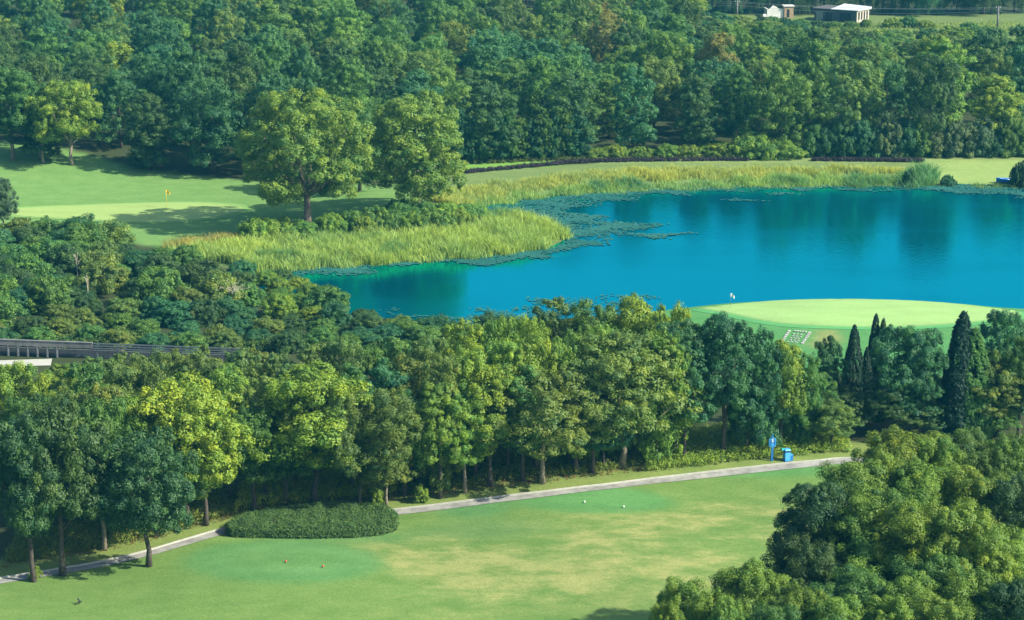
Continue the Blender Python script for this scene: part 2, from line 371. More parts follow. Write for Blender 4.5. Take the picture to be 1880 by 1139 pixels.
for cx, cy_, rx, ry, soft, col, a in [(520,1038,185,44,0.16,(0.085,0.225,0.075),0.8),(535,1034,150,31,0.08,(0.11,0.245,0.08),0.7),(528,1033,104,20,0.08,(0.10,0.225,0.068),0.8),
                                      (1085,925,150,25,0.22,(0.08,0.23,0.075),0.8),(1100,921,112,17,0.12,(0.10,0.255,0.08),0.75),(870,938,70,16,0.5,(0.07,0.20,0.07),0.8),(880,975,110,16,0.6,(0.10,0.20,0.07),0.6),
                                      (640,985,130,14,0.6,(0.08,0.21,0.07),0.6),(1400,868,170,12,0.5,(0.08,0.24,0.075),0.8)]:
    k = (oval(PXg, PYg, cx, cy_, rx, ry, soft) * a * (gy < path_y))[:, None]; turf = turf * (1 - k) + np.array(col) * k; dry = dry * (1 - k[:, 0])
idx = np.arange(nx * ny).reshape(ny, nx)
quads = np.stack([idx[:-1, :-1], idx[:-1, 1:], idx[1:, 1:], idx[1:, :-1]], -1).reshape(-1, 4)
gm = mesh_np('ground', np.stack([gx, gy, GZ], 1), quads, np.full(len(quads), 4), None, M['turf'])
gm.polygons.foreach_set('use_smooth', np.ones(len(quads), bool))
ca = gm.attributes.new('turf', 'FLOAT_COLOR', 'POINT'); ca.data.foreach_set('color', np.concatenate([turf, np.ones((len(gx), 1))], 1).astype(np.float32).ravel())
da = gm.attributes.new('dry', 'FLOAT', 'POINT'); da.data.foreach_set('value', dry.astype(np.float32))
add_obj('ground', gm, kind='structure', label='mown golf course turf, verge and woodland floor')

# lake water
wv = [(x, y, WATER_Z) for x, y in LAKE]
bmw = bmesh.new(); vs = [bmw.verts.new(v) for v in wv]; bmw.faces.new(vs); bmesh.ops.recalc_face_normals(bmw, faces=bmw.faces)
if bmw.faces[:][0].normal.z < 0: bmesh.ops.reverse_faces(bmw, faces=bmw.faces)
bmesh.ops.triangulate(bmw, faces=bmw.faces); wm = bpy.data.meshes.new('water'); bmw.to_mesh(wm); bmw.free(); wm.materials.append(M['water'])
add_obj('water', wm, kind='structure', label='still blue lake mirroring the far wood')

# cart path and its kerb
def ribbon(name, line, off0, off1, dz, mat, thick=0.0, **props):
    t = np.gradient(line, axis=0); t /= np.linalg.norm(t, axis=1)[:, None]; nrm = np.stack([-t[:, 1], t[:, 0]], 1)
    a = line + nrm * off0; b = line + nrm * off1; za = height(a[:, 0], a[:, 1]) + dz; zb = height(b[:, 0], b[:, 1]) + dz
    n = len(line); V = []; Fc = []
    A = np.column_stack([a, za]); B = np.column_stack([b, zb])
    if thick:
        z = np.maximum(za, zb); A[:, 2] = z; B[:, 2] = z
        A2, B2 = A.copy(), B.copy(); A2[:, 2] -= thick; B2[:, 2] -= thick
        V = np.vstack([A, B, A2, B2])
        for i in range(n - 1): Fc += [(i, i + 1, n + i + 1, n + i), (2*n + i, 2*n + i + 1, i + 1, i), (n + i, n + i + 1, 3*n + i + 1, 3*n + i)]
        Fc += [(0, n, 3*n, 2*n), (n - 1, 3*n - 1, 4*n - 1, 2*n - 1)]
    else:
        V = np.vstack([A, B]); Fc = [(i, i + 1, n + i + 1, n + i) for i in range(n - 1)]
    me = bpy.data.meshes.new(name); me.from_pydata([tuple(v) for v in V], [], [f[::-1] for f in Fc]); me.update(); me.materials.append(mat)
    bm = bmesh.new(); bm.from_mesh(me); bmesh.ops.recalc_face_normals(bm, faces=bm.faces); 
    if not thick and sum(f.normal.z for f in bm.faces) < 0: bmesh.ops.reverse_faces(bm, faces=bm.faces)
    bm.to_mesh(me); bm.free()
    return add_obj(name, me, **props)
ribbon('path', PATH, -0.50, 0.40, 0.035, M['asphalt'], kind='structure', label='grey cart path curving along the front wood')
ribbon('kerb', PATH, 0.40, 0.54, 0.12, M['kerb'], 0.3, kind='structure', label='pale concrete kerb along the far side of the cart path')

# greens and tees: thin sheets of finer turf
def sheet(name, poly_px, mat, dz, label, grow=1.0, rings=14):
    line = curve_through(list(poly_px) + [poly_px[0]], 6)[:-1]
    w = np.array([at(px, py)[:2] for px, py in line]); c = w.mean(0); V = [(*c, 0)]; n = len(w); Fc = []
    for r in range(1, rings + 1): V += [(*(c + (p - c) * grow * r / rings), 0) for p in w]
    V = np.array(V); V[:, 2] = height(V[:, 0], V[:, 1]) + dz
    for k in range(n): Fc.append((0, 1 + k, 1 + (k + 1) % n))
    for r in range(rings - 1):
        a, b = 1 + r * n, 1 + (r + 1) * n
        for k in range(n): k2 = (k + 1) % n; Fc.append((a + k, b + k, b + k2, a + k2))
    me = bpy.data.meshes.new(name); me.from_pydata([tuple(v) for v in V], [], Fc); me.update(); me.materials.append(mat)
    bm = bmesh.new(); bm.from_mesh(me); bmesh.ops.recalc_face_normals(bm, faces=bm.faces)
    if sum(f.normal.z for f in bm.faces) < 0: bmesh.ops.reverse_faces(bm, faces=bm.faces)
    bm.to_mesh(me); bm.free(); me.polygons.foreach_set('use_smooth', [True] * len(me.polygons))
    return add_obj(name, me, kind='structure', label=label)
G1 = [(20,384),(120,379),(240,375),(340,373),(410,376),(446,383),(420,394),(350,404),(250,408),(130,402),(30,396)]
sheet('green_fringe', G1, M['fringe'], 0.03, 'mown fringe round the yellow flag green', 1.12)
sheet('putting_green', G1, M['green'], 0.05, 'pale putting green with the yellow flag')
G2 = [(1242,560),(1340,552),(1500,548),(1640,550),(1760,557),(1850,569),(1862,579),(1780,592),(1640,600),(1480,597),(1400,588),(1330,573)]
sheet('green_fringe', G2, M['fringe2'], 0.03, 'darker fringe round the lakeside green', 1.09)
sheet('green_collar', G2, M['collar2'], 0.04, 'soft collar between the lakeside green and its fringe', 1.03)
sheet('putting_green', G2, M['green2'], 0.05, 'pale putting green on the near lake shore')
# ------------------------------------------------------------------ plants
PAL = {'Y': ((0.175, 0.305, 0.040), 'yellow-green'), 'V': ((0.150, 0.275, 0.042), 'fresh green'), 'G': ((0.085, 0.205, 0.048), 'mid green'),
       'O': ((0.120, 0.205, 0.050), 'olive green'), 'T': ((0.045, 0.155, 0.072), 'blue-green'), 'D': ((0.050, 0.120, 0.042), 'dark green'),
       'B': ((0.160, 0.175, 0.055), 'brownish'), 'S': ((0.100, 0.180, 0.090), 'grey-green'), 'K': ((0.012, 0.050, 0.030), 'near-black')}
def leaf_cloud(rng, cen, rad, out, n, leaf, up=0.35, squash=1.0, vert=0.0, ptint=None, spread=0.5, aspect=0.55):
    """n leaf faces round each spray centre"""
    n = int(n * 1.75); leaf = leaf * 0.80
    c = np.repeat(cen, n, 0); r = np.repeat(rad, n)[:, None]; o = np.repeat(out, n, 0); m = len(c)
    u = rng.normal(size=(m, 3)); u /= np.linalg.norm(u, axis=1)[:, None]
    u = u + o * spread; u /= np.linalg.norm(u, axis=1)[:, None]
    st = np.repeat(rng.uniform(0.65, 1.4, (len(cen), 3)), n, 0)
    p = c + u * r * st * (0.38 + 0.74 * rng.random((m, 1)) ** 0.7) * np.array([1, 1, squash])
    nr = u * 1.1 + rng.normal(size=(m, 3)) * 0.36 + np.array([0, 0, up]); nr /= np.linalg.norm(nr, axis=1)[:, None]
    q = rng.normal(size=(m, 3)); q[:, 2] += vert * np.sign(vert) * 3 * (1 if vert > 0 else -1) if vert else 0
    t = q - nr * (q * nr).sum(1)[:, None]; t /= np.linalg.norm(t, axis=1)[:, None] + 1e-9; b = np.cross(nr, t)
    L = leaf * (0.65 + 0.7 * rng.random((m, 1))); Wd = L * aspect * (0.8 + 0.4 * rng.random((m, 1)))
    v = np.stack([p - t * L * 0.5 - b * Wd * 0.5, p - t * L * 0.5 + b * Wd * 0.5, p + t * L * 0.55 - nr * L * 0.12], 1).reshape(-1, 3)
    tint = (np.repeat(ptint, n) if ptint is not None else 0.4) + rng.normal(size=m) * 0.16
    return v, np.clip(tint, 0, 1)
def leaf_mesh(name, v, tint, mat): return mesh_np(name, v, np.arange(len(v)), np.full(len(tint), 3), tint, mat)
def profile(kind, t):
    if kind == 'round': return math.sqrt(max(0.02, 1 - (2 * min(max(t, 0), 1) * 0.94 - 0.90) ** 2))
    if kind == 'dome': return math.sqrt(max(0.02, 1 - (max(t, 0) * 1.0) ** 2.2)) * (0.75 + 0.25 * min(1, t * 4))
    if kind == 'oval': return math.sqrt(max(0.02, 1 - (2 * t - 0.85) ** 2 * 0.74))
    if kind == 'spire': return max(0.06, (1 - t) ** 0.62 * (0.55 + 0.45 * min(1, t * 5)))
    if kind == 'fan': return (0.45 + 0.6 * t) * math.sqrt(max(0.03, 1 - max(0, t * 1.15 - 0.15) ** 3))
def crown_parts(rng, kind, R, H0, H1, nl, lobe):
    """lobes (big boughs) filling the outline"""
    Ls = []
    for i in range(nl):
        t = (i + 0.5 + rng.uniform(-0.4, 0.4)) / nl; a = i * 2.399963 + rng.uniform(-0.5, 0.5)
        pr = profile(kind, t) * R; lr = lobe * R * rng.uniform(0.75, 1.25) * min(1, max(0.35, profile(kind, t) + 0.15))
        d = max(0.0, pr - lr * 0.85) * rng.uniform(0.85, 1.12)
        z = H0 + t * (H1 - H0); z = min(max(z, H0 + lr * 0.5), H1 - lr * 0.75)
        Ls.append((d * math.cos(a), d * math.sin(a), z, lr))
    for k in range(4):
        t = 0.2 + 0.2 * k; Ls.append((0, 0, H0 + t * (H1 - H0), profile(kind, t) * R * 0.55))
    return np.array(Ls)
def make_tree(seed, kind='round', R=4.0, H0=3.0, H=11.0, nl=11, lobe=0.42, npuff=120, puff=0.55, nleaf=130, leaf=0.26, trunk_r=0.22, squash=0.9,
              vert=0.0, up=0.35, limbs=6, fork=False, lean=0.0, needle=False, aspect=0.55):
    rng = np.random.default_rng(seed); Ls = crown_parts(rng, kind, R, H0, H, nl, lobe); c, r = Ls[:, :3], Ls[:, 3]
    w = r ** 2; w[-4:] *= 0.5
    pts, outs, tries = [], [], 0
    while len(pts) < npuff and tries < npuff * 30:
        tries += 1; k = rng.choice(len(Ls), p=w / w.sum()); u = rng.normal(size=3); u /= np.linalg.norm(u)
        if u[2] < -0.55: continue
        p = c[k] + u * r[k] * np.array([1, 1, 0.85])
        if (np.linalg.norm((p - c) / np.array([1, 1, 0.85]), axis=1) / r).min() < 0.86: continue
        if pts and np.linalg.norm(np.array(pts) - p, axis=1).min() < puff * 0.62: continue
        pts.append(p); outs.append(u)
    P, O = np.array(pts), np.array(outs); pt = np.clip(rng.normal(0.42, 0.22, len(P)), 0, 1)
    v, tint = leaf_cloud(rng, P, puff * rng.uniform(0.55, 1.4, len(P)), O, nleaf, leaf, up, squash, vert, pt, aspect=aspect)
    # looser leaves inside the boughs
    v2, t2 = leaf_cloud(rng, c, r * 0.8, np.zeros_like(c), int(nleaf * 1.6), leaf * 1.25, up, 0.85, vert, np.full(len(c), 0.35), aspect=aspect)
    v = np.vstack([v, v2]); tint = np.concatenate([tint, t2]); v[:, 0] += lean * np.clip(v[:, 2] / H, 0, 1) ** 1.3
    zt = np.percentile(v[:, 2], 99.7); v[:, 2] = np.where(v[:, 2] > H0, H0 + (v[:, 2] - H0) * (H - H0) / (zt - H0), v[:, 2])
    rt = np.percentile(np.hypot(v[:, 0] - lean * 0.6, v[:, 1]), 97); v[:, :2] *= R / rt
    cm = leaf_mesh('crown', v, tint, M['needle' if needle else 'leaf'])
    mb = MB(); top = H0 + (H - H0) * 0.62; k = 7; wob = rng.normal(size=(k, 2)) * 0.06 * R * 0.3
    tp = [((lean * (i / (k - 1) * top / H) ** 1.3) + wob[i, 0] * (i > 0), wob[i, 1] * (i > 0), -0.15 if i == 0 else top * i / (k - 1)) for i in range(k)]
    tr = [trunk_r * (1.35 if i == 0 else (1 - 0.78 * i / (k - 1))) for i in range(k)]
    if not fork: mb.tube(tp, tr, 8)
    else: mb.tube(tp[:3], [tr[0], tr[1], tr[2]], 8)
    big = np.argsort(-r[:-4])[:limbs]
    for j in big:
        e = c[j] + np.array([lean * (c[j][2] / H) ** 1.3, 0, 0])
        i = 2 if fork else int(rng.integers(2, 5)); s = np.array(tp[i]); mid = s * 0.45 + e * 0.55 + np.array([0, 0, -0.12 * np.linalg.norm(e - s)])
        r0 = tr[i] * (0.8 if fork else 0.6); mb.tube([s, s * 0.75 + mid * 0.25, mid, e], [r0, r0 * 0.85, r0 * 0.6, r0 * 0.22], 6)
    return cm, mb.mesh('trunk', M['bark'], True), R, H
PROTO = {}
for i in range(3): PROTO['puffy%d' % i] = make_tree(10 + i, 'round', 4.0, 3.5, 11.0, 14, 0.38, 165, 0.52, 115, 0.25)
for i in range(3): PROTO['broad%d' % i] = make_tree(30 + i, 'dome', 5.0, 3.6, 10.0, 15, 0.34, 190, 0.5, 90, 0.245, squash=0.6, up=0.55, limbs=8)
for i in range(3): PROTO['tall%d' % i] = make_tree(50 + i, 'oval', 3.2, 4.3, 12.0, 14, 0.46, 150, 0.45, 115, 0.23)
for i in range(2): PROTO['full%d' % i] = make_tree(60 + i, 'oval', 4.4, 0.9, 11.0, 18, 0.36, 200, 0.52, 95, 0.25)
for i in range(3): PROTO['wood%d' % i] = make_tree(70 + i, 'round', 5.0, 1.5, 13.0, 14, 0.35, 190, 0.62, 80, 0.31)
for i in range(2): PROTO['woodtall%d' % i] = make_tree(80 + i, 'oval', 3.6, 1.2, 14.0, 17, 0.40, 170, 0.55, 80, 0.30)
for i in range(2): PROTO['woodfine%d' % i] = make_tree(85 + i, 'dome', 5.0, 1.8, 12.0, 15, 0.33, 200, 0.55, 80, 0.285, squash=0.65, up=0.5)
def make_cypress(seed, R=1.3, H=9.5):
    rng = np.random.default_rng(seed); n = 900; t = rng.random(n) ** 1.35; a = np.arange(n) * 2.399963 + rng.normal(size=n) * 0.3
    ridge = 1 + 0.10 * np.sin(a * 3 + seed) + 0.06 * np.sin(t * 23 + a * 2)
    pr = R * np.clip((1 - t) ** 0.56 * (0.72 + 0.28 * np.clip(t * 6, 0, 1)), 0.02, 1) * ridge
    o = np.column_stack([np.cos(a), np.sin(a), np.full(n, 0.25)]); P = np.column_stack([np.cos(a) * pr * 0.86, np.sin(a) * pr * 0.86, 0.15 + t * (H - 0.75)])
    v, tint = leaf_cloud(rng, P, np.clip(pr * 0.17, 0.05, 0.18), o, 26, 0.22, 0.05, 2.4, 1.0, np.clip(rng.normal(0.4, 0.2, n), 0, 1), 0.7, 0.3)
    zt = v[:, 2].max(); v[:, 2] *= H / zt
    cm = leaf_mesh('crown', v, tint, M['needle'])
    return cm, MB().tube([(0, 0, -0.1), (0, 0, H * 0.5), (0, 0, H * 0.9)], [0.16, 0.1, 0.02], 7).mesh('trunk', M['bark'], True), R, H
for i in range(2): PROTO['cypress%d' % i] = make_cypress(90 + i)
for i in range(2): PROTO['willow%d' % i] = make_tree(95 + i, 'oval', 5.0, 0.3, 13.0, 18, 0.36, 200, 0.6, 80, 0.36, squash=2.2, vert=1.0, up=0.1, aspect=0.3)
for i in range(3): PROTO['near%d' % i] = make_tree(100 + i, 'round', 3.0, 8.0, 15.0, 17, 0.36, 230, 0.46, 170, 0.15, squash=0.75, up=0.6, limbs=10)
for i in range(2): PROTO['slim%d' % i] = make_tree(35 + i, 'dome', 3.3, 3.3, 10.0, 13, 0.38, 150, 0.45, 90, 0.22, squash=0.7, up=0.5)
for i in range(2): PROTO['tuft%d' % i] = make_tree(15 + i, 'round', 3.0, 3.0, 10.0, 13, 0.40, 140, 0.45, 105, 0.22)
PROTO['lawn0'] = make_tree(120, 'round', 6.6, 3.4, 15.5, 24, 0.32, 400, 0.62, 110, 0.28, 0.42, limbs=11, fork=True)
PROTO['lawn1'] = make_tree(121, 'oval', 5.0, 2.4, 14.2, 21, 0.36, 330, 0.6, 110, 0.28, 0.40, limbs=9)
PROTO['fork0'] = make_tree(130, 'fan', 5.2, 3.4, 10.0, 15, 0.34, 200, 0.5, 130, 0.2, 0.2, limbs=9, fork=True, lean=1.2)
def make_shrub(seed, R=2.2, H=3.0, npuff=80, puff=0.42, nleaf=85, leaf=0.22):
    cm, tm, _, _ = make_tree(seed, 'dome', R, 0.05, H, 11, 0.42, npuff, puff, nleaf, leaf, 0.07, 0.8, limbs=9, fork=True); return cm, tm, R, H
for i in range(3): PROTO['shrub%d' % i] = make_shrub(140 + i)
for i in range(2): PROTO['low%d' % i] = make_shrub(150 + i, 2.4, 1.5, 80, 0.36, 90, 0.2)

FR = 'front'; rnd = random.Random(7); TREES = []
def plant(kind, x, y, w, h, col, name='tree', region='', rz=None, jitter=0.14, crown_name='crown', trunk_mat=None, label=None, group=None, category='tree', trunk_name='trunk', bright=1.0):
    cm, tm, R, H = PROTO[kind]; z = H1(x, y)
    e = empty(name, (x, y, z), rnd.uniform(0, 6.28) if rz is None else rz)
    e.scale = (w / (2 * R), w / (2 * R), h / H)
    c = add_obj(crown_name, cm, e); k = [1 + rnd.uniform(-jitter, jitter) for _ in range(2)]; b = [q * (1.05 if region in (FR, 'thicket') else bright) for q in PAL[col][0]]
    if region == 'far': b = [q * 0.85 + g * bright * 0.15 for q, g in zip(b, (0.095, 0.195, 0.050))]
    c.color = (b[0] * k[0] * k[1], b[1] * k[0], b[2] * k[0] / k[1], 1)
    t = add_obj(trunk_name, tm, e)
    if trunk_mat:
        t.material_slots[0].link = 'OBJECT'; t.material_slots[0].material = trunk_mat
    TREES.append(dict(e=e, x=x, y=y, z=z, w=w, h=h, col=col, kind=kind, region=region, label=label, group=group, category=category))
    return e
def variant(stem):
    ks = [k for k in PROTO if k.startswith(stem)and k[len(stem):].isdigit()]; return rnd.choice(ks)
def by_base(px, py, top, wpx, stem, col, **kw):
    """a tree whose foot and top are seen"""
    x, y, z = at(px, py); h = 8.0
    for _ in range(8): h += (pix(x, y, z + h)[1] - top) / scale_at(x, y, z + h)
    return plant(variant(stem), x, y, wpx / scale_at(x, y, z + h * 0.6), h * 1.03, col, **kw)
def by_top(cx, top, wpx, h, stem, col, **kw):
    """a tree whose foot is hidden: its height is known, its top is seen"""
    if kw.get('region') == FR:
        lim = float(np.interp(cx, [p[0] for p in PATH_PX], [p[1] for p in PATH_PX])) - 42
        h = min(h, (lim - top) / 21.5)
    if kw.get('region') == 'lakeside': h = min(h, (800 - top) / 21.0)
    x, y = flat(cx, top, h); x, y = float(x), float(y); z = H1(x, y); x, y = flat(cx, top, h + z); x, y = float(x), float(y)
    wm_ = wpx / scale_at(x, y, h * 0.6)
    if stem == 'broad' and wm_ < 0.82 * h: stem = 'slim'
    if stem == 'puffy' and wm_ < 0.66 * h: stem = 'tuft'
    return plant(variant(stem), x, y, wm_, h, col, **kw)

# --- front wood along the cart path: trees whose trunks show
FR = 'front'
for px, py, top, w, stem, col, pale in [
    (62,1068,775,150,'puffy','D',0),(115,1056,748,180,'puffy','D',0),(148,1026,765,130,'broad','D',0),(192,1010,745,120,'puffy','G',1),(273,1040,806,165,'puffy','D',0),
    (288,986,800,130,'puffy','D',0),(330,970,815,110,'broad','D',0),(240,958,800,90,'tall','G',1),(20,1010,770,120,'puffy','D',0),
    (442,925,790,100,'puffy','G',1),(400,922,780,90,'tall','T',0),(500,920,800,90,'tall','G',1),(580,930,692,215,'puffy','Y',0),
    (710,930,790,110,'broad','O',1),(808,915,712,100,'tall','V',0),(853,905,725,92,'tall','V',1),(905,880,690,120,'puffy','V',0),(995,888,690,200,'broad','O',1),
    (1140,858,622,235,'broad','O',1),(1087,868,660,150,'broad','O',0),(1187,838,650,150,'broad','O',0),(1240,835,600,120,'tall','T',0),(1285,828,592,125,'tall','T',0),(1327,836,590,118,'tall','T',0),
    (1387,814,622,112,'tall','T',1),(1428,806,650,125,'puffy','Y',0),(1465,804,660,100,'tall','G',0),(1500,800,690,70,'tall','G',0),(1525,822,742,84,'puffy','O',0)]:
    by_base(px, py, top, w * 1.2, stem, col, region=FR, trunk_mat=M['bark_pale'] if pale else None)
by_base(660, 940, 728, 185, 'fork', 'O', region=FR, rz=0.0)
# trees behind, known by their tops
for cx, top, w, h, stem, col in [
    (20,668,95,9,'puffy','V'),(80,690,90,8.5,'puffy','V'),(150,668,110,9.5,'broad','G'),(205,658,100,9.5,'broad','O'),(285,652,115,9.5,'broad','O'),(365,642,105,10,'broad','O'),
    (440,642,105,10,'broad','O'),(508,650,90,9.5,'broad','O'),(575,632,105,10,'broad','O'),(640,628,110,10,'broad','O'),(715,618,110,10,'broad','G'),(790,622,110,10,'broad','O'),
    (850,592,105,10.5,'puffy','Y'),(912,588,90,10.5,'tall','Y'),(965,582,95,10.5,'tall','Y'),(1018,550,105,11,'broad','O'),(1090,556,115,11,'puffy','G'),(1165,550,115,11,'puffy','V'),
    (1230,565,105,11,'puffy','Y'),(1290,578,105,11,'puffy','V'),(1345,582,105,10.5,'puffy','T'),(1395,606,95,10,'tall','T'),(1440,628,85,9.5,'puffy','V'),(1480,652,75,9,'puffy','G'),
    (10,676,70,6,'puffy','V'),(55,684,70,6,'broad','V'),(110,670,80,6,'broad','V'),(170,658,80,6,'broad','O'),(235,650,80,6,'broad','O'),(325,646,80,6.5,'broad','O'),(405,643,80,7,'broad','O'),(475,643,80,7,'broad','O'),(545,652,80,7,'broad','O'),(610,648,80,7,'broad','G'),
    (330,702,190,11,'puffy','Y'),(250,728,120,10,'puffy','Y'),(415,676,120,10.5,'tall','V'),(60,735,130,9,'puffy','G'),(130,715,120,9.5,'broad','O'),(200,705,110,10,'broad','O'),
    (480,690,100,10,'broad','O'),(540,672,110,10,'broad','O'),(640,672,120,10,'broad','G'),(700,668,110,10,'broad','T'),(755,655,110,10,'broad','O'),(810,655,100,10.5,'puffy','O'),
    (870,640,100,10.5,'puffy','V'),(930,628,100,10.5,'tall','Y'),(985,630,100,10.5,'puffy','V'),(1045,618,110,10.5,'puffy','V'),(1110,600,110,11,'puffy','V'),(1060,660,120,10,'broad','O'),
    (1210,610,110,11,'puffy','V'),(900,672,110,10,'puffy','V'),(960,668,100,10,'broad','G'),(1260,628,100,11,'tall','T'),(1375,655,90,10,'tall','T'),(1330,640,90,10.5,'tall','T'),
    (740,720,100,9,'broad','G'),(460,745,100,9,'tall','G'),(770,740,90,8.5,'tall','T'),(930,740,110,8.5,'broad','T'),(1110,720,110,9,'broad','T'),(520,770,90,8,'tall','G'),(640,770,90,8,'broad','D'),
    (30,800,120,8,'puffy','D'),(370,770,110,8.5,'puffy','V'),(220,790,100,8.5,'broad','G'),(1480,720,60,7.5,'tall','T')]:
    by_top(cx, top, w * 1.22, h, 'full' if (rnd.random() < 0.4 and top < 660) else stem, col, region=FR)

# --- cypresses and trees at the foot of the lakeside green
CY_ = 'cypress'
for px, py, top, w, col in [(1562,775,600,54,'K'),(1600,770,580,46,'K'),(1614,772,588,42,'D'),(1586,775,640,36,'K'),(1757,802,576,92,'K'),(1780,804,606,90,'G'),(1801,800,646,66,'G')]:  # right-hand clump: near-black and green put its shaded and lit sides into colour
    by_base(px, py, top, w, 'cypress', col, name='cypress_tree', region=CY_, category='cypress', jitter=0.08)
SG = 'lakeside'
for cx, top, w, h, stem, col in [(1522,618,70,8,'broad','T'),(1655,600,115,9.5,'puffy','T'),(1697,606,90,9.5,'puffy','T'),(1855,572,130,10,'full','T'),(1825,640,70,9,'broad','O'),
    (1840,660,120,9,'broad','O'),(1880,700,120,9,'broad','O'),(1680,668,110,8.5,'broad','T'),(1630,690,130,8,'broad','D'),(1830,740,110,8,'broad','G'),(1720,730,100,7,'broad','D'),(1560,715,90,6.5,'broad','D'),
    (1660,735,120,6.5,'broad','D'),(1880,620,90,9,'puffy','G')]:
    by_top(cx, top, w, h, stem, col, region=SG)
by_base(1682, 800, 738, 62, 'puffy', 'S', region=SG, trunk_mat=M['bark_pale'])

# --- near clump at the lower corner
NC = 'near'
for cx, top, w, h, col in [(1660,790,200,8,'V'),(1770,786,130,8,'G'),(1860,802,130,8,'V'),(1575,846,170,8,'V'),(1500,892,150,8,'D'),(1700,850,190,8.5,'V'),(1795,868,170,8.5,'V'),(1868,880,140,8,'D'),
    (1490,975,150,7.5,'D'),(1610,905,190,9,'V'),(1690,925,170,9,'V'),(1770,935,170,9,'V'),(1600,985,180,8.5,'V'),(1845,975,160,9,'Y'),(1720,1012,170,8.5,'G'),(1385,1038,165,7.5,'V'),(1252,1066,120,7,'V'),
    (1310,1088,110,6.5,'V'),(1470,1075,130,7,'V'),(1560,1048,175,8,'G'),(1665,1055,170,8,'V'),(1790,1052,170,8.5,'V'),(1862,1070,140,8.5,'D'),(1540,1095,140,7.5,'V'),(1430,1112,130,6.5,'G'),(1730,1098,160,7.5,'V'),
    (1640,1100,140,7,'V'),(1500,1000,120,7.5,'D'),(1225,1110,80,5.5,'V'),(1340,1110,120,6,'V'),(1720,806,120,8,'V'),(1820,830,130,8,'G'),(1620,835,120,8,'V')]:
    by_top(cx, top, w * 1.05, 15.0 if top < 960 else 13.0, 'near', col, region=NC, bright=0.90)

# --- the lawn trees beside the yellow flag green
x, y, z = at(563, 418)
plant('lawn0', x, y, 245 / scale_at(x, y, 8), 16.2, 'G', region='lawn', rz=1.2, jitter=0.0, trunk_mat=M['bark_pale'], label='spreading forked tree on the lawn just beyond the yellow flag green', group=None)
TREES[-1]['e'].children[0].color = (0.165, 0.295, 0.055, 1)
x, y, z = at(764, 392)
plant('lawn1', x, y, 190 / scale_at(x, y, 8), 14.2, 'G', region='lawn', rz=2.0, jitter=0.0, trunk_mat=M['bark_pale'], label='tall rounded tree standing on the shrubby mound above the reeds')
TREES[-1]['e'].children[0].color = (0.155, 0.285, 0.055, 1)
for px, py, top, w, stem, col, lab in [(132,308,155,130,'puffy','V','broad-headed tree with a bare leaning trunk at the wood edge above the lawn'),(80,306,178,95,'puffy','V','narrower tree among the lawn-edge trio behind the yellow flag'),
        (24,300,130,140,'puffy','G','dark heavy tree at the frame edge casting shade on the lawn'),(660,352,185,150,'wood','G','leafy tree filling the gap between the two lawn trees'),
        (75,298,170,110,'woodtall','D','slim dark tree tucked behind the lawn-edge trio')]:
    by_base(px, py, top, w, stem, col, region='lawn', trunk_mat=M['bark_pale'], label=lab)

# --- the great wood beyond lawn and lake
FARF = [(-80,262),(0,278),(100,282),(200,300),(300,318),(450,328),(640,334),(760,318),(830,296),(1060,287),(1300,284),(1960,284)]
def edge_y(px): return np.interp(px, [p[0] for p in FARF], [p[1] for p in FARF])
def top_limit(px): return float(np.interp(px, [1180, 1290, 1400, 1500, 1640, 1760, 1880], [-200, 18, 34, 44, 52, 48, 44]))
pts = []; tries = 0
def clash(x, y, r): return any((x - a) ** 2 + (y - b) ** 2 < (0.5 * (r + c)) ** 2 for a, b, c in pts)
R2 = random.Random(21)
for t in TREES:
    if t['region'] == 'lawn': pts.append((t['x'], t['y'], 6.0))
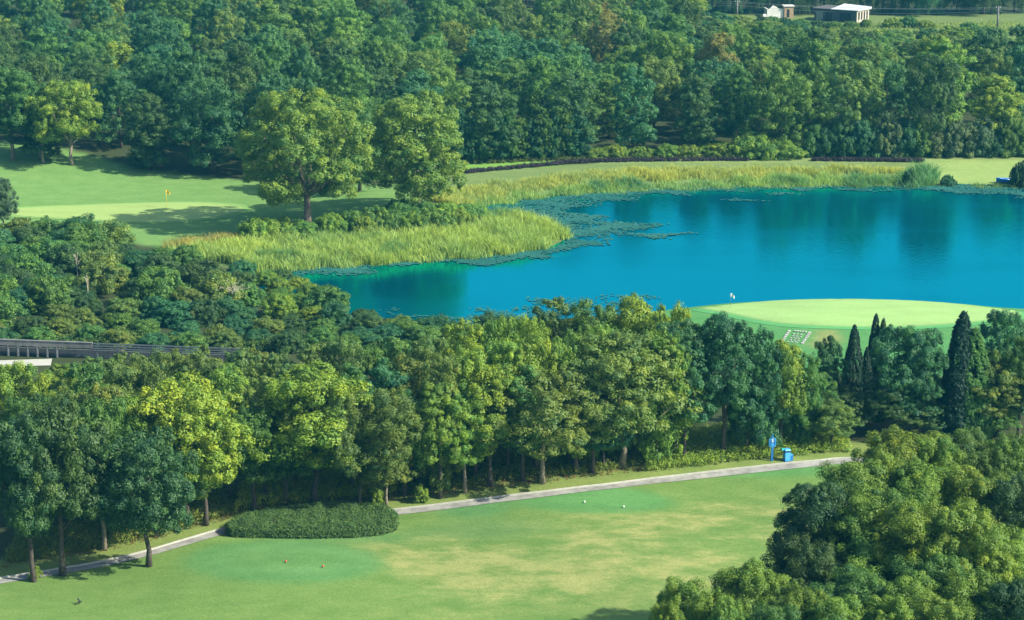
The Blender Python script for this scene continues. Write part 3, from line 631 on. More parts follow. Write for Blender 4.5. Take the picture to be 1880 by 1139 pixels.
# the front edge first, then the mass behind
px = -60.0
edge = []
while px < 1950:
    edge.append((px, edge_y(px) - R2.uniform(0, 5))); px += R2.uniform(52, 80)
cand = edge + [(R2.uniform(-60, 1950), 4 + 300 * R2.random() ** 0.8) for _ in range(9000)]
nfar = 0
for px, py in cand:
    if py > edge_y(px) + 0.5: continue
    if px > 1280 and py < top_limit(px) + 22: continue
    x, y, z = at(px, py); s = scale_at(x, y, z)
    sp = 7.1 + 0.012 * max(0, y - 270) + (0.8 if R2.random() < 0.5 else 0)
    if clash(x, y, sp): continue
    pts.append((x, y, sp))
    big = 0.5 + 0.5 * math.sin(x * 0.07 + 1.1) * math.cos(y * 0.05 + 0.4)
    h = R2.uniform(8.5, 12.5) + 2.0 * big
    if px > 1060 and py > edge_y(px) - 30: h = max(h, 10.5)
    if px > 1280: h = min(h, max(1.8, (py - top_limit(px)) / s * R2.uniform(0.85, 1.0)))
    u = R2.random(); v = 0.5 + 0.5 * math.sin(x * 0.045 - y * 0.03 + 2.2)
    if px < 520: col = 'T' if u < 0.30 else 'D' if u < 0.52 else 'G' if u < 0.74 else 'O' if u < 0.95 else 'Y'
    elif px < 1150: col = 'G' if u < 0.30 else 'O' if u < 0.55 else 'V' if u < 0.72 else 'T' if u < 0.88 else 'B' if u < 0.92 else 'D'
    else: col = 'T' if u < 0.22 else 'G' if u < 0.47 else 'O' if u < 0.67 else 'V' if u < 0.86 else 'B' if u < 0.91 else 'D'
    if px < 480 and py > edge_y(px) - 70: col = 'D' if u < 0.6 else 'T'
    if py < 60 and px < 900: col = 'S' if u < 0.5 else 'T'
    if h < 5: stem = 'shrub'; w = h * R2.uniform(1.1, 1.5)
    elif py < 75 and px < 260: stem = 'woodtall'; w = R2.uniform(5, 6.5); h += 3
    else:
        stem = R2.choice(['wood', 'wood', 'woodtall', 'woodfine']); w = R2.uniform(8.0, 10.5) * (0.78 if stem == 'woodtall' else 1.0)
    plant(variant(stem), x, y, w, h, col, name='tree' if h >= 5 else 'shrub', region='far', category='tree' if h >= 5 else 'shrub',
          crown_name='crown' if h >= 5 else 'foliage', trunk_name='trunk' if h >= 5 else 'stem', bright=1.15); nfar += 1
print('far trees', nfar)
# leafy screen of close-set young trees above the reed bank, and the bushy skirts of the wood
for k in range(13):
    px = 842 + k * 19 + R2.uniform(-4, 4); by_base(px, edge_y(px) + 4, R2.uniform(198, 222), 42, 'woodtall', R2.choice('GGTG'), region='screen')
for k in range(15):
    px = 1490 + k * 28 + R2.uniform(-6, 6); by_base(px, 286, R2.uniform(205, 245), 62, 'shrub', R2.choice('TTGTS'), region='skirt', name='shrub', category='shrub', crown_name='foliage', trunk_name='stem')
for px, py, top, w in [(1090,290,272,50),(1130,289,268,56),(1175,289,270,50),(1225,288,266,56),(1265,288,268,56),(1330,286,262,90),(1385,287,246,110),(1440,288,258,90),(1300,285,268,60)]:
    by_base(px, py, top, w, 'low', 'V', region='mound', name='shrub', category='shrub', crown_name='foliage', trunk_name='stem')
for px, py, top, w, col in [(1398,46,30,30,'D'),(1418,48,31,34,'G'),(1440,48,33,30,'D'),(1470,50,35,36,'G'),(1500,51,37,32,'D'),(1530,52,40,34,'G'),(1562,52,40,28,'G'),(1590,50,36,24,'V'),(1640,50,34,44,'V'),(1668,50,30,36,'G'),(1700,52,38,40,'V'),(1780,56,42,40,'G')]:
    by_base(px, py, top, w, 'low', col, region='shed', name='shrub', category='shrub', crown_name='foliage', trunk_name='stem')
# dark weeping trees behind the sheds
for k in range(11):
    px = 1290 + k * 58 + R2.uniform(-12, 12); x, y, z = at(px, 31 - R2.uniform(0, 6))
    plant(variant('willow'), x, y + 3, R2.uniform(8, 10), R2.uniform(11, 14), R2.choice('TDDS'), region='willow', name='weeping_tree')

# --- thicket between the lawn and the guardrail
THICK = [(-40,440),(60,440),(150,444),(230,468),(330,490),(430,505),(520,515),(560,540),(590,572),(690,590),(745,618),(700,645),(520,650),(-40,642)]
tp = []
for _ in range(6000):
    px, py = R2.uniform(-30, 745), R2.uniform(425, 650)
    if not in_poly([px], [py], THICK)[0]: continue
    x, y, z = at(px, py)
    if any((x - a) ** 2 + (y - b) ** 2 < 3.1 ** 2 for a, b in tp): continue
    tp.append((x, y)); h = R2.uniform(1.5, 2.6) + (1.7 * R2.random() if R2.random() < 0.4 else 0) + (0.8 if px < 220 and py < 520 else 0); 
    if px > 480: h *= 0.72
    if py > 610: h = min(h, 1.9)
    u = R2.random(); col = 'T' if u < 0.3 else 'D' if u < 0.5 else 'G' if u < 0.85 else 'O'
    if 480 < px < 640 and 520 < py < 600: col = R2.choice('VVG')
    plant(variant('shrub'), x, y, min(5.6, max(3.4, h * R2.uniform(1.35, 1.9))), h, col, name='shrub', region='thicket', category='shrub', crown_name='foliage', trunk_name='stem')
print('thicket', len(tp))
by_base(8, 440, 330, 60, 'tall', 'S', region='thicket_tree')
for k in range(26):
    px = 660 + k * 22 + R2.uniform(-8, 8); py = 628 + R2.uniform(-14, 16) - max(0, px - 900) * 0.04
    x, y, z = at(px, py)
    plant(variant('shrub'), x, y, R2.uniform(4, 5.2), R2.uniform(1.6, 2.3), R2.choice('TGGD'), name='shrub', region='shore', category='shrub', crown_name='foliage', trunk_name='stem')
# shrubs on the mound of the lawn trees
for px, py, top, w, col in [(478,438,410,80,'V'),(515,436,412,80,'V'),(555,434,415,70,'G'),(610,428,402,60,'V'),(650,424,396,60,'G'),(690,420,388,70,'G'),(735,412,376,80,'G'),(780,414,380,80,'G'),(820,412,382,80,'V'),(855,408,384,70,'G'),(720,425,398,70,'G'),
        (800,425,395,80,'G'),(760,428,400,60,'V'),(840,420,394,60,'V'),(880,405,388,40,'V'),(670,430,406,50,'V')]:
    by_base(px, py, top - 8, w * 1.1, 'low', col, name='shrub', region='lawnshrub', bright=1.2, category='shrub', crown_name='foliage', trunk_name='stem')
for px, py, top, w, stem, col, lab in [(1874,338,298,40,'low','D','dark bush with grassy stems behind the blue boats'),(1740,334,322,34,'low','T','dark rounded bush at the water edge before the sunny bank'),
        (1670,334,312,30,'low','T','blue-green clump standing among the reeds at the far shore'),(65,1062,1040,26,'shrub','Y','bright yellow sprouts round the foot of a dark trunk'),(210,942,900,26,'shrub','Y','bright sapling beside a trunk in the front wood'),
        (772,922,892,30,'shrub','V','leafy sapling between two slender trunks by the path'),(692,928,890,34,'shrub','V','leafy sapling behind the forked tree by the hedge')]:
    by_base(px, py, top, w, stem, col, name='shrub', region='single', category='shrub', crown_name='foliage', trunk_name='stem', label=lab)

# ------------------------------------------------------------------ stuff: reeds, lily pads, undergrowth
def sample_px(rng, poly, n, z=None):
    """even spread over a patch of ground outlined in the photo"""
    w = np.array([at(*p)[:2] for p in poly]) if z is None else np.array([[float(a) for a in flat(p[0], p[1], z)] for p in poly])
    lo, hi = w.min(0), w.max(0); out = np.zeros((0, 2)); wp = [tuple(p) for p in w]
    while len(out) < n:
        q = rng.uniform(lo, hi, (n * 2, 2)); out = np.vstack([out, q[in_poly(q[:, 0], q[:, 1], wp)]])
    return out[:n]
def blades(rng, xy, h, wd, lean=0.28):
    n = len(xy); z = height(xy[:, 0], xy[:, 1]); b = np.column_stack([xy, z]); a = rng.uniform(0, 6.28, n)
    side = np.column_stack([np.cos(a), np.sin(a), np.zeros(n)]); d = rng.normal(size=(n, 2)) * lean
    mid = b + np.column_stack([d * h[:, None] * 0.3, h * 0.6]); tip = b + np.column_stack([d * h[:, None], h])
    wd = wd * rng.uniform(0.6, 1.4, n)[:, None]
    v = np.stack([b - side * wd * 0.5, b + side * wd * 0.5, mid + side * wd * 0.5, mid - side * wd * 0.5, tip], 1).reshape(-1, 3)
    k = np.arange(n)[:, None] * 5; loops = np.hstack([k + [0, 1, 2, 3], k + [3, 2, 4]]); return v, loops.ravel(), np.tile([4, 3], n)
def patch(x, y, s=0.25, ph=0.0): return 0.5 + 0.5 * np.sin(x * s + 1.7 * np.sin(y * s * 0.8 + ph) + ph) * np.cos(y * s * 1.3 + 1.3 * np.sin(x * s * 0.6))
rg = np.random.default_rng(5)
def reed_bed(name, poly, n, h0, h1, wd, label, tone):
    xy = sample_px(rg, poly, n); xy = xy + np.column_stack([0.7 * np.sin(xy[:, 1] * 1.3 + 1.1 * np.sin(xy[:, 0] * 0.8)), 0.6 * np.sin(xy[:, 0] * 1.1 + 0.7 * xy[:, 1])]) + rg.normal(size=(n, 2)) * 0.25
    p = patch(xy[:, 0], xy[:, 1], 0.5); q = patch(xy[:, 0], xy[:, 1], 1.7, 3.0); keep_ = rg.random(n) < 0.45 + 0.55 * q; xy, p, q = xy[keep_], p[keep_], q[keep_]; n = len(xy)
    h = (h0 + (h1 - h0) * rg.random(n) ** 1.4) * (0.5 + 0.4 * p + 0.4 * q)
    v, l, s = blades(rg, xy, h, wd, 0.36); tint = np.clip(0.15 + 0.4 * patch(xy[:, 0], xy[:, 1], 0.22, 2.0) + 0.3 * patch(xy[:, 0], xy[:, 1], 0.9, 1.0) + rg.normal(size=n) * 0.22, 0, 1)
    o = add_obj(name, mesh_np(name, v, l, s, np.repeat(tint, 2), M['reed']), kind='stuff', label=label); o.color = (*tone, 1); return o
reed_bed('reeds', [(300,470),(380,458),(450,450),(560,446),(700,442),(860,428),(900,402),(960,402),(1030,428),(1036,441),(980,461),(850,473),(700,483),(600,490),(470,500),(330,478)], 48000, 0.9, 1.8, 0.055, 'tall pale green reeds on the point below the lawn trees', (0.34, 0.50, 0.15))
reed_bed('reeds', [(450,430),(560,426),(560,436),(470,440),(380,455),(310,458),(330,448)], 5000, 0.7, 1.2, 0.05, 'straw-tipped reeds at the lawn edge', (0.38, 0.38, 0.13))
reed_bed('reeds', [(790,366),(830,350),(1000,330),(1100,319),(1300,314),(1690,313),(1690,320),(1400,325),(1200,333),(1060,343),(960,356),(880,376),(840,385),(800,372)], 36000, 0.5, 1.15, 0.05, 'yellowing reeds along the far lake bank', (0.40, 0.49, 0.15))
reed_bed('reeds', [(880,380),(960,362),(1060,348),(1200,338),(1400,330),(1690,326),(1740,335),(1400,340),(1200,346),(1060,355),(960,368),(890,383)], 20000, 0.7, 1.4, 0.06, 'green rushes at the far waterline', (0.29, 0.48, 0.17))
reed_bed('reeds', [(1648,334),(1660,322),(1690,316),(1712,322),(1722,334),(1690,338),(1660,338)], 2600, 1.2, 2.2, 0.055, 'tall blue-green rushes by the end of the dark hedge', (0.13, 0.32, 0.17))
for rx_, ry_, rw_, rn_ in [(1575,334,26,900),(1620,332,20,700),(1450,333,34,900),(1160,341,30,800),(1100,345,22,600),(900,402,26,700),(700,470,40,900),(520,478,44,900)]:
    reed_bed('reeds', [(rx_ + rw_ * math.cos(a), ry_ + 4.5 * math.sin(a)) for a in (0, 1, 2, 3, 4, 5)], rn_, 1.0, 1.9, 0.05, 'darker blue-green tuft of rushes at the waterline', (0.12, 0.30, 0.15))
reed_bed('grass', [(1700,336),(1835,336),(1900,345),(1700,342)], 3000, 0.5, 1.0, 0.06, 'short grass tufts at the far waterline below the sunny bank', (0.24, 0.38, 0.12))
reed_bed('grass', [(1300,60),(1480,44),(1900,40),(1900,62),(1640,72),(1480,66)], 9000, 0.2, 0.7, 0.10, 'long rough grass in the clearing before the sheds', (0.26, 0.36, 0.11))

def pads(name, polys, label, r0=0.09, r1=0.22):
    V, Lp, Sz, T = [], [], [], []; base = 0
    for poly, n in polys:
        xy = sample_px(rg, poly, n, WATER_Z); xy = xy + np.column_stack([1.6 * np.sin(xy[:, 1] * 0.9 + 2 * np.sin(xy[:, 0] * 0.33)) + 0.5 * rg.normal(size=n), 0.9 * np.sin(xy[:, 0] * 0.7 + xy[:, 1] * 0.4) + 0.35 * np.sin(xy[:, 0] * 2.1) + 0.3 * rg.normal(size=n)]); xy = xy[in_poly(xy[:, 0], xy[:, 1], LAKE)]; n = len(xy); r = rg.uniform(r0, r1, n); z = WATER_Z + 0.015 + rg.uniform(0, 0.05, n); a = np.arange(7) * 2 * math.pi / 7.6
        ro = rg.uniform(0, 6.28, n)[:, None]; tl = rg.normal(size=(n, 2)) * 0.035
        dx = r[:, None] * np.cos(a + ro); dy = r[:, None] * np.sin(a + ro)
        v = np.stack([xy[:, :1] + dx, xy[:, 1:] + dy, z[:, None] + 0.02 + dx * tl[:, :1] + dy * tl[:, 1:]], -1).reshape(-1, 3)
        V.append(v); Lp.append(base + np.arange(n * 7)); Sz.append(np.full(n, 7)); base += n * 7
        T.append(np.clip(0.15 + 0.6 * patch(xy[:, 0], xy[:, 1], 0.35, 1.0) + rg.normal(size=n) * 0.10, 0, 1))
    return add_obj(name, mesh_np(name, np.vstack(V), np.concatenate(Lp), np.concatenate(Sz), np.concatenate(T), M['pad']), kind='stuff', label=label)
pads('lily_pads', [([(880,382),(960,367),(1060,354),(1200,345),(1400,339),(1700,338),(1890,343),(1890,363),(1700,350),(1400,347),(1250,354),(1100,370),(1020,382),(1060,392),(1120,404),(1190,414),(1130,424),(1060,437),(1036,438),(1034,420),(990,402),(930,391)], 12000),
      ([(1120,404),(1200,414),(1150,426),(1070,448),(1000,460),(1030,446),(1060,430)], 700), ([(1130,424),(1230,431),(1100,436)], 160),
      ([(1200,430),(1290,433),(1210,434)], 200), ([(1340,369),(1390,371),(1340,372)], 60), ([(1440,356),(1490,358),(1440,360)], 60)],
     'mat of floating lily pads along the far shore')
pads('lily_pads', [([(480,503),(600,491),(850,474),(980,462),(1040,446),(1080,446),(1000,470),(940,484),(760,482),(600,500)], 3800), ([(560,492),(700,485),(700,496),(560,510)], 700)], 'thin mat of lily pads below the reedy point')
pads('lily_pads', [([(700,566),(760,578),(860,578),(930,560),(1000,552),(1130,543),(1180,546),(1120,570),(1000,586),(880,592),(760,590)], 900)], 'lily pads along the near shore behind the front wood')

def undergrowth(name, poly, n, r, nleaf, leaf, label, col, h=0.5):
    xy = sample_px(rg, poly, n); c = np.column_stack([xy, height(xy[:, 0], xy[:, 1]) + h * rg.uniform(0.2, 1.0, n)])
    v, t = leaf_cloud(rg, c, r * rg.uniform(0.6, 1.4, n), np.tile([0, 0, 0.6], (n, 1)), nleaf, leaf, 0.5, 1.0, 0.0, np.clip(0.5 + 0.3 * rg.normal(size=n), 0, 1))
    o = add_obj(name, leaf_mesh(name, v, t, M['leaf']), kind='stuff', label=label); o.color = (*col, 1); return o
def px_line(off0, off1, x0, x1, n=24):
    """a band beside the path, off0..off1 metres beyond its middle, between two photo columns"""
    a, b = [], []
    for k in range(n):
        px = x0 + (x1 - x0) * k / (n - 1); py = float(np.interp(px, [p[0] for p in PATH_PX], [p[1] for p in PATH_PX])); x, y = flat(px, py)
        a.append(tuple(float(q) for q in pix(x, y + off0))); b.append(tuple(float(q) for q in pix(x, y + off1)))
    return a + b[::-1]
undergrowth('undergrowth', px_line(2.2, 11, 1190, 1570), 5200, 0.20, 10, 0.14, 'sunny yellow-green weeds on the bank behind the blue sign', (0.20, 0.34, 0.055), 0.6)  # weed colours carry the light: brighter where sun falls, duller under trees
undergrowth('undergrowth', px_line(3.6, 10, 420, 720), 2600, 0.22, 11, 0.14, 'yellow-green weeds under the trees behind the hedge', (0.30, 0.42, 0.055), 0.75)  # leaf colour raised to look sunlit under the crowns
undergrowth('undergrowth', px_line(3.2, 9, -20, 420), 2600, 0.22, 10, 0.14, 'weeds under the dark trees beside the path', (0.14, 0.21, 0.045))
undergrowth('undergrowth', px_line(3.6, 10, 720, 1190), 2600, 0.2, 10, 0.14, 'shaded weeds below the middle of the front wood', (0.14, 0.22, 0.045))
undergrowth('leaf_litter', px_line(2.6, 5.2, -20, 1240), 1600, 0.12, 8, 0.10, 'dry leaves and twigs strewn on the verge', (0.16, 0.12, 0.06), 0.05)
undergrowth('undergrowth', [(-40,630),(520,632),(700,640),(700,652),(-40,640)], 900, 0.35, 24, 0.19, 'leafy growth hanging over the guardrail', (0.08, 0.17, 0.045), 0.9)
undergrowth('undergrowth', [(820,300),(1060,290),(1300,287),(1300,291),(1060,294),(830,304)], 500, 0.3, 20, 0.22, 'low weeds at the foot of the leafy screen', (0.08, 0.13, 0.04), 0.3)

# clipped hedge bed on the fairway side of the path
hb = [(415,978),(440,962),(500,949),(580,940),(660,938),(715,948),(732,965),(715,980),(650,988),(560,990),(470,988),(425,986)]
hx, hy, hz = at(575, 966); he = empty('clipped_hedge', (hx, hy, hz), label='low clipped oval hedge bed between the path and the red tee', category='hedge')
n = 5200; q = sample_px(rg, [(px, py) for px, py in hb], n); wl_ = [at(*p)[:2] for p in hb]; dd = seg_dist(q[:, 0], q[:, 1], wl_)
hh = 0.78 * smooth(-0.1, 0.32, dd) + 0.10 * np.sin(q[:, 0] * 2.1 + np.sin(q[:, 1] * 1.3)) * np.cos(q[:, 1] * 1.7) + 0.05 * np.sin(q[:, 0] * 5.1); z = height(q[:, 0], q[:, 1]) + hh
edge_n = 2600; w2 = curve_through([*wl_, wl_[0]], 40); pick = rg.integers(0, len(w2) - 1, edge_n); inset = 0.10 + 0.22 * rg.random(edge_n) * (0.5 + 0.5 * np.sin(pick * 0.21)); cen = np.array(wl_).mean(0)
e2 = w2[pick] + (cen - w2[pick]) / np.linalg.norm(cen - w2[pick], axis=1)[:, None] * inset[:, None]; ez = height(e2[:, 0], e2[:, 1]) + rg.uniform(0.05, 0.74, edge_n)
cc = np.vstack([np.column_stack([q, z]), np.column_stack([e2, ez])]) - np.array([hx, hy, hz]); oo = np.zeros_like(cc); oo[:n, 2] = 0.5
oo[n:, :2] = (e2 - cen) / np.linalg.norm(e2 - cen, axis=1)[:, None] * 0.5
v, t = leaf_cloud(rg, cc, np.full(len(cc), 0.15), oo, 9, 0.11, 0.4, 1.0, 0.0, np.clip(rg.normal(0.4, 0.22, len(cc)), 0, 1))
hf = add_obj('foliage', leaf_mesh('foliage', v, t, M['leaf']), he); hf.color = (0.085, 0.18, 0.06, 1)
tw = MB()
for k in range(70):
    i = int(rg.integers(0, n)); b = cc[i]; g0 = H1(b[0] + hx, b[1] + hy) - hz; tw.tube([(b[0], b[1], g0 - 0.05), (b[0] + rg.normal() * 0.1, b[1] + rg.normal() * 0.1, max(g0 + 0.2, b[2]))], [0.02, 0.008], 4)
tw.build('stem', M['bark'], he)
# long dark hedge on the far bank
dl = curve_through(np.array([at(px, py)[:2] for px, py in [(822,321),(900,314),(1000,305),(1060,300),(1150,297),(1300,295.5),(1450,295.5),(1560,296),(1640,297),(1694,298)]]), 12)
d0 = dl[0]; dz0 = H1(*d0); de = empty('dark_hedge', (d0[0], d0[1], dz0), label='long low purple-black hedge edging the far bank', category='hedge')
m_ = 3600; u = rg.random(m_) * (len(dl) - 1.001); i0 = u.astype(int); fr = (u - i0)[:, None]; c0 = dl[i0] * (1 - fr) + dl[i0 + 1] * fr + rg.normal(size=(m_, 2)) * 0.22
gap = (patch(c0[:, 0], c0[:, 1], 0.15, 4.0) < 0.16) & (c0[:, 0] > 25)
c0 = c0[~gap]; cc = np.column_stack([c0, height(c0[:, 0], c0[:, 1]) + rg.uniform(0.05, 0.42, len(c0))]) - np.array([d0[0], d0[1], dz0])
v, t = leaf_cloud(rg, cc, np.full(len(cc), 0.2), np.tile([0, 0, 0.4], (len(cc), 1)), 10, 0.17, 0.3)
df = add_obj('foliage', leaf_mesh('foliage', v, t, M['needle']), de); df.color = (0.05, 0.035, 0.05, 1)
# pampas plumes and a silver grass clump in the thicket
def plume(px, py, n, h, spread, label, name, mat, wide=0.12):
    x, y, z = at(px, py); e = empty(name, (x, y, z), label=label, category='grass'); mb = MB()
    for k in range(n):
        a = rnd.uniform(0, 6.28); r = spread * rnd.uniform(0.3, 1); hh_ = h * rnd.uniform(0.75, 1.05); p = [(0, 0, 0), (r * 0.35 * math.cos(a), r * 0.35 * math.sin(a), hh_ * 0.75), (r * math.cos(a), r * math.sin(a), hh_ * (0.95 if spread < 0.6 else 0.8))]
        mb.tube(p, [0.012, 0.02, 0.006], 3)
        d = Vector(p[2]) - Vector(p[1])
        for j in range(7):
            q_ = Vector(p[1]) + d * (j / 6); mb.tube([q_, q_ + Vector((rnd.uniform(-1, 1) * wide, rnd.uniform(-1, 1) * wide, 0.16 + rnd.uniform(-0.05, 0.1)))], [0.03, 0.01], 3)
    mb.build('plumes', mat, e)
plume(143, 520, 5, 3.3, 0.35, 'pale drooping pampas plume above the dark thicket', 'pampas_grass', M['straw'])
plume(163, 556, 7, 3.3, 0.35, 'upright pair of silvery plumes rising from the thicket', 'pampas_grass', M['straw'])
plume(428, 568, 26, 3.4, 1.9, 'silvery arching grass clump in the thicket near the water', 'silver_grass', M['straw'])

# ------------------------------------------------------------------ things on the course
def flagstick(px, py, h, cloth, label, flag_dir=1.0, stick=None):
    x, y, z = at(px, py); e = empty('golf_flag', (x, y, z), 0, label=label, category='flag')
    MB().tube([(0, 0, -0.05), (0, 0, h)], 0.022 if stick is None else 0.012, 6).build('stick', stick or M['yellow'], e, True)
    n = 7; vs, fs = [], []
    for k in range(n):
        t = k / (n - 1); dx = 0.5 * t * flag_dir; dz = -0.30 * t * t; dy = 0.06 * math.sin(t * 6)
        vs += [(dx, dy, h - 0.02 + dz), (dx, dy, h - 0.38 + dz * 0.75), (dx, dy + 0.012, h - 0.02 + dz), (dx, dy + 0.012, h - 0.38 + dz * 0.75)]
    for k in range(n - 1):
        a, b = 4 * k, 4 * k + 4; fs += [(a, b, b + 1, a + 1), (a + 2, a + 3, b + 3, b + 2), (a, a + 2, b + 2, b), (a + 1, b + 1, b + 3, a + 3)]
    fs.append((4 * n - 4, 4 * n - 2, 4 * n - 1, 4 * n - 3)); fs.append((0, 1, 3, 2))
    MB().add(vs, fs).build('cloth', cloth, e)
flagstick(306, 382, 2.25, M['yellow'], 'yellow golf flag standing on the far pale green')
flagstick(1341, 566, 1.55, M['white'], 'white golf flag at the edge of the lakeside green', 0.75, M['steel'])
x, y, z = at(1569, 551); e = empty('marker_post', (x, y, z), label='short white marker post on the lakeside green rim', category='post')
MB().tube([(0, 0, -0.1), (0, 0, 0.62)], 0.07, 8).build('post', M['white'], e, True); MB().lathe([(0.085, 0.62), (0.085, 0.70), (0.03, 0.76)], n=8).build('cap', M['yellow'], e)
def tee_marker(px, py, mat, label, group):
    x, y, z = at(px, py); e = empty('tee_marker', (x, y, z + 0.04), label=label, category='tee marker', group=group)
    MB().lathe([(0.06, 0), (0.13, 0.03), (0.165, 0.11), (0.16, 0.20), (0.11, 0.28), (0.03, 0.315)], n=14).build('ball', mat, e, True)
    MB().tube([(0, 0, -0.1), (0, 0, 0.03)], 0.05, 6).build('spike', M['steel'], e); e.scale = (0.46, 0.46, 0.46)
tee_marker(525, 1033, M['red'], 'red tee marker on the oval tee, the one nearer the hedge', 'red tee markers')
tee_marker(593, 1042, M['red'], 'red tee marker on the oval tee, the one farther from the path', 'red tee markers')
tee_marker(1073, 924, M['white'], 'white tee marker beside the path, the one nearer the wood', 'white tee markers')
tee_marker(1145, 933, M['white'], 'white tee marker on the path-side tee, out towards the dry fairway', 'white tee markers')

# blue sign and bin beside the path
x, y, z = at(1417, 847); e = empty('sign', (x, y, z), 0.12, label='blue six-sided hole sign on a post beside the path', category='sign')
MB().box((0, 0, 0.55), (0.17, 0.10, 1.3)).build('post', M['blue'], e)
def hexa(w, h, c=0.20): return [(-w, -h + c), (0, -h), (w, -h + c), (w, h - c), (0, h), (-w, h - c)]
def at_z(poly, z0): return [(a, b + z0) for a, b in poly]
MB().prism(at_z(hexa(0.29, 0.47), 1.56), -0.06, 0.06).build('board', M['blue_light'], e)
MB().prism(at_z(hexa(0.24, 0.41), 1.56), -0.072, -0.058).build('panel', M['blue'], e)
MB().prism([(0.075 * math.cos(a * math.pi / 6), 1.80 + 0.075 * math.sin(a * math.pi / 6)) for a in range(12)], -0.082, -0.07).build('ball_emblem', M['white'], e)
MB().prism([(-0.12, 1.24), (0.02, 1.22), (0.11, 1.34), (0.10, 1.52), (-0.02, 1.58), (-0.10, 1.50)], -0.082, -0.07).build('hole_map', M['blue_light'], e)
MB().prism([(-0.08, 1.62), (0.08, 1.62), (0.08, 1.69), (-0.08, 1.69)], -0.083, -0.07).build('number', M['white'], e)
MB().box((0, 0, 2.16), (0.12, 0.10, 0.3), 0, 0.4).build('finial', M['blue'], e)
x, y, z = at(1444, 846); e = empty('litter_bin', (x, y, z), 0.35, label='blue litter bin with open hood and a smaller box attached beside the path', category='bin')
MB().box((0, 0, 0.36), (0.44, 0.42, 0.72)).build('body', M['blue_light'], e)
for sx in (-1, 1):
    for sy in (-1, 1): MB().box((sx * 0.18, sy * 0.17, 0.80), (0.05, 0.05, 0.18)).build('hood_post', M['blue'], e)
MB().box((0, 0, 0.76), (0.36, 0.34, 0.06)).build('liner', M['dark'], e)
MB().box((0, 0, 0.94), (0.52, 0.50, 0.10), 0, 0.8).build('hood', M['blue_light'], e)
MB().box((-0.30, 0.12, 0.96), (0.3, 0.3, 0.12), 0, 0.7).build('side_lid', M['teal'], e)
MB().box((0.36, 0.0, 0.22), (0.26, 0.34, 0.44)).build('side_box', M['blue'], e)
MB().box((0.36, 0.0, 0.46), (0.30, 0.38, 0.04)).build('side_box_lid', M['blue_light'], e)
MB().box((0.0, 0.0, 0.02), (0.5, 0.48, 0.05)).build('base', M['blue'], e)

# bird gliding low over the fairway: body, wings, tail
x, y, z = at(146, 1110); e = empty('bird', (x, y, z), 0.5, label='small dark bird with raised wings landing on the fairway', category='bird')
bb = MB(); bb.tube([(-0.17, 0, 0.15), (-0.12, 0, 0.16), (-0.02, 0, 0.15), (0.08, 0, 0.17), (0.13, 0, 0.21), (0.17, 0, 0.215), (0.21, 0, 0.205)], [0.012, 0.04, 0.06, 0.05, 0.038, 0.03, 0.004], 8)
for sy in (-1, 1):
    bb.add([(-0.05, sy * 0.03, 0.18), (0.07, sy * 0.03, 0.19), (0.06, sy * 0.17, 0.30), (-0.07, sy * 0.16, 0.28), (0.0, sy * 0.32, 0.36), (-0.06, sy * 0.30, 0.35)], [(0, 1, 2, 3), (3, 2, 4, 5)])
    bb.tube([(0.0, sy * 0.025, 0.12), (0.02, sy * 0.03, 0.0)], 0.008, 4)
bb.add([(-0.15, -0.02, 0.155), (-0.15, 0.02, 0.155), (-0.30, 0.06, 0.14), (-0.30, -0.06, 0.14)], [(0, 1, 2, 3)]); bb.build('body', M['black'], e)

# pale slabs laid out beside the lakeside green
x, y, z = at(1462, 619); e = empty('slab_paving', (x, y, z), -0.0, label='grid of pale stone slabs laid on worn turf by the lakeside green', category='paving')
A, B, D_ = (np.array(at(*p)[:2]) for p in [(1430,630), (1474,633), (1446,607)])
ux, uy = (B - A), (D_ - A); lx, ly = np.linalg.norm(ux), np.linalg.norm(uy); ux /= lx; uy /= ly; ang = math.atan2(ux[1], ux[0])
def slab(u, v, w, h):
    p = A + ux * u + uy * v; MB().box((p[0] - x, p[1] - y, H1(*p) - z + 0.05), (w * rnd.uniform(0.75, 1.1), h * rnd.uniform(0.8, 1.1), 0.08), ang + rnd.uniform(-0.08, 0.08), 0.97).build('slab', M['stone'], e)
nv = 7
for k in range(nv): slab(0.2, ly * (k + 0.5) / nv, 0.26, ly / nv * 0.8); slab(lx - 0.1, ly * (k + 0.5) / nv, 0.26, ly / nv * 0.8)
for k in range(5): slab(0.6 + (lx - 1.0) * (k + 0.5) / 5, ly - 0.1, (lx - 1.0) / 5 * 0.7, 0.34)
for r in range(5):
    for k in range(3): slab(0.65 + (lx - 1.1) * (k + 0.5 + 0.2 * (r % 2)) / 3.3, ly * (r + 0.7) / 6.4, (lx - 1.1) / 3 * 0.5, 0.26)

# guardrail and parapet beside the hidden road
ga, gb = np.array(at(-30, 652)[:2]), np.array(at(455, 666)[:2]); gdir = (gb - ga); gl = np.linalg.norm(gdir); gang = math.atan2(gdir[1], gdir[0]); gz = H1(*((ga + gb) / 2))
e = empty('guardrail', (ga[0], ga[1], gz), gang, label='grey guardrail with a concrete parapet end above the front wood', category='guardrail')
s_ = 485 / gl; pa, pb = 70 / s_, 203 / s_
for k, zz in enumerate((1.02, 1.25, 1.48)): MB().box(((pb + gl) / 2, 0, zz), (gl - pb - 0.05, 0.06, 0.11)).build('rail', M['steel'], e)
k = pb + 0.4
while k < gl: MB().box((k, 0.09, 0.75), (0.10, 0.10, 1.5)).build('rail_post', M['steel'], e); k += 2.0
npn = 4
for k in range(npn): MB().box((pa * 0.2 + (pb - pa * 0.2) * (k + 0.5) / npn, 0, 1.27), ((pb - pa * 0.2) / npn - 0.02, 0.16, 0.52)).build('parapet_panel', M['concrete'], e)
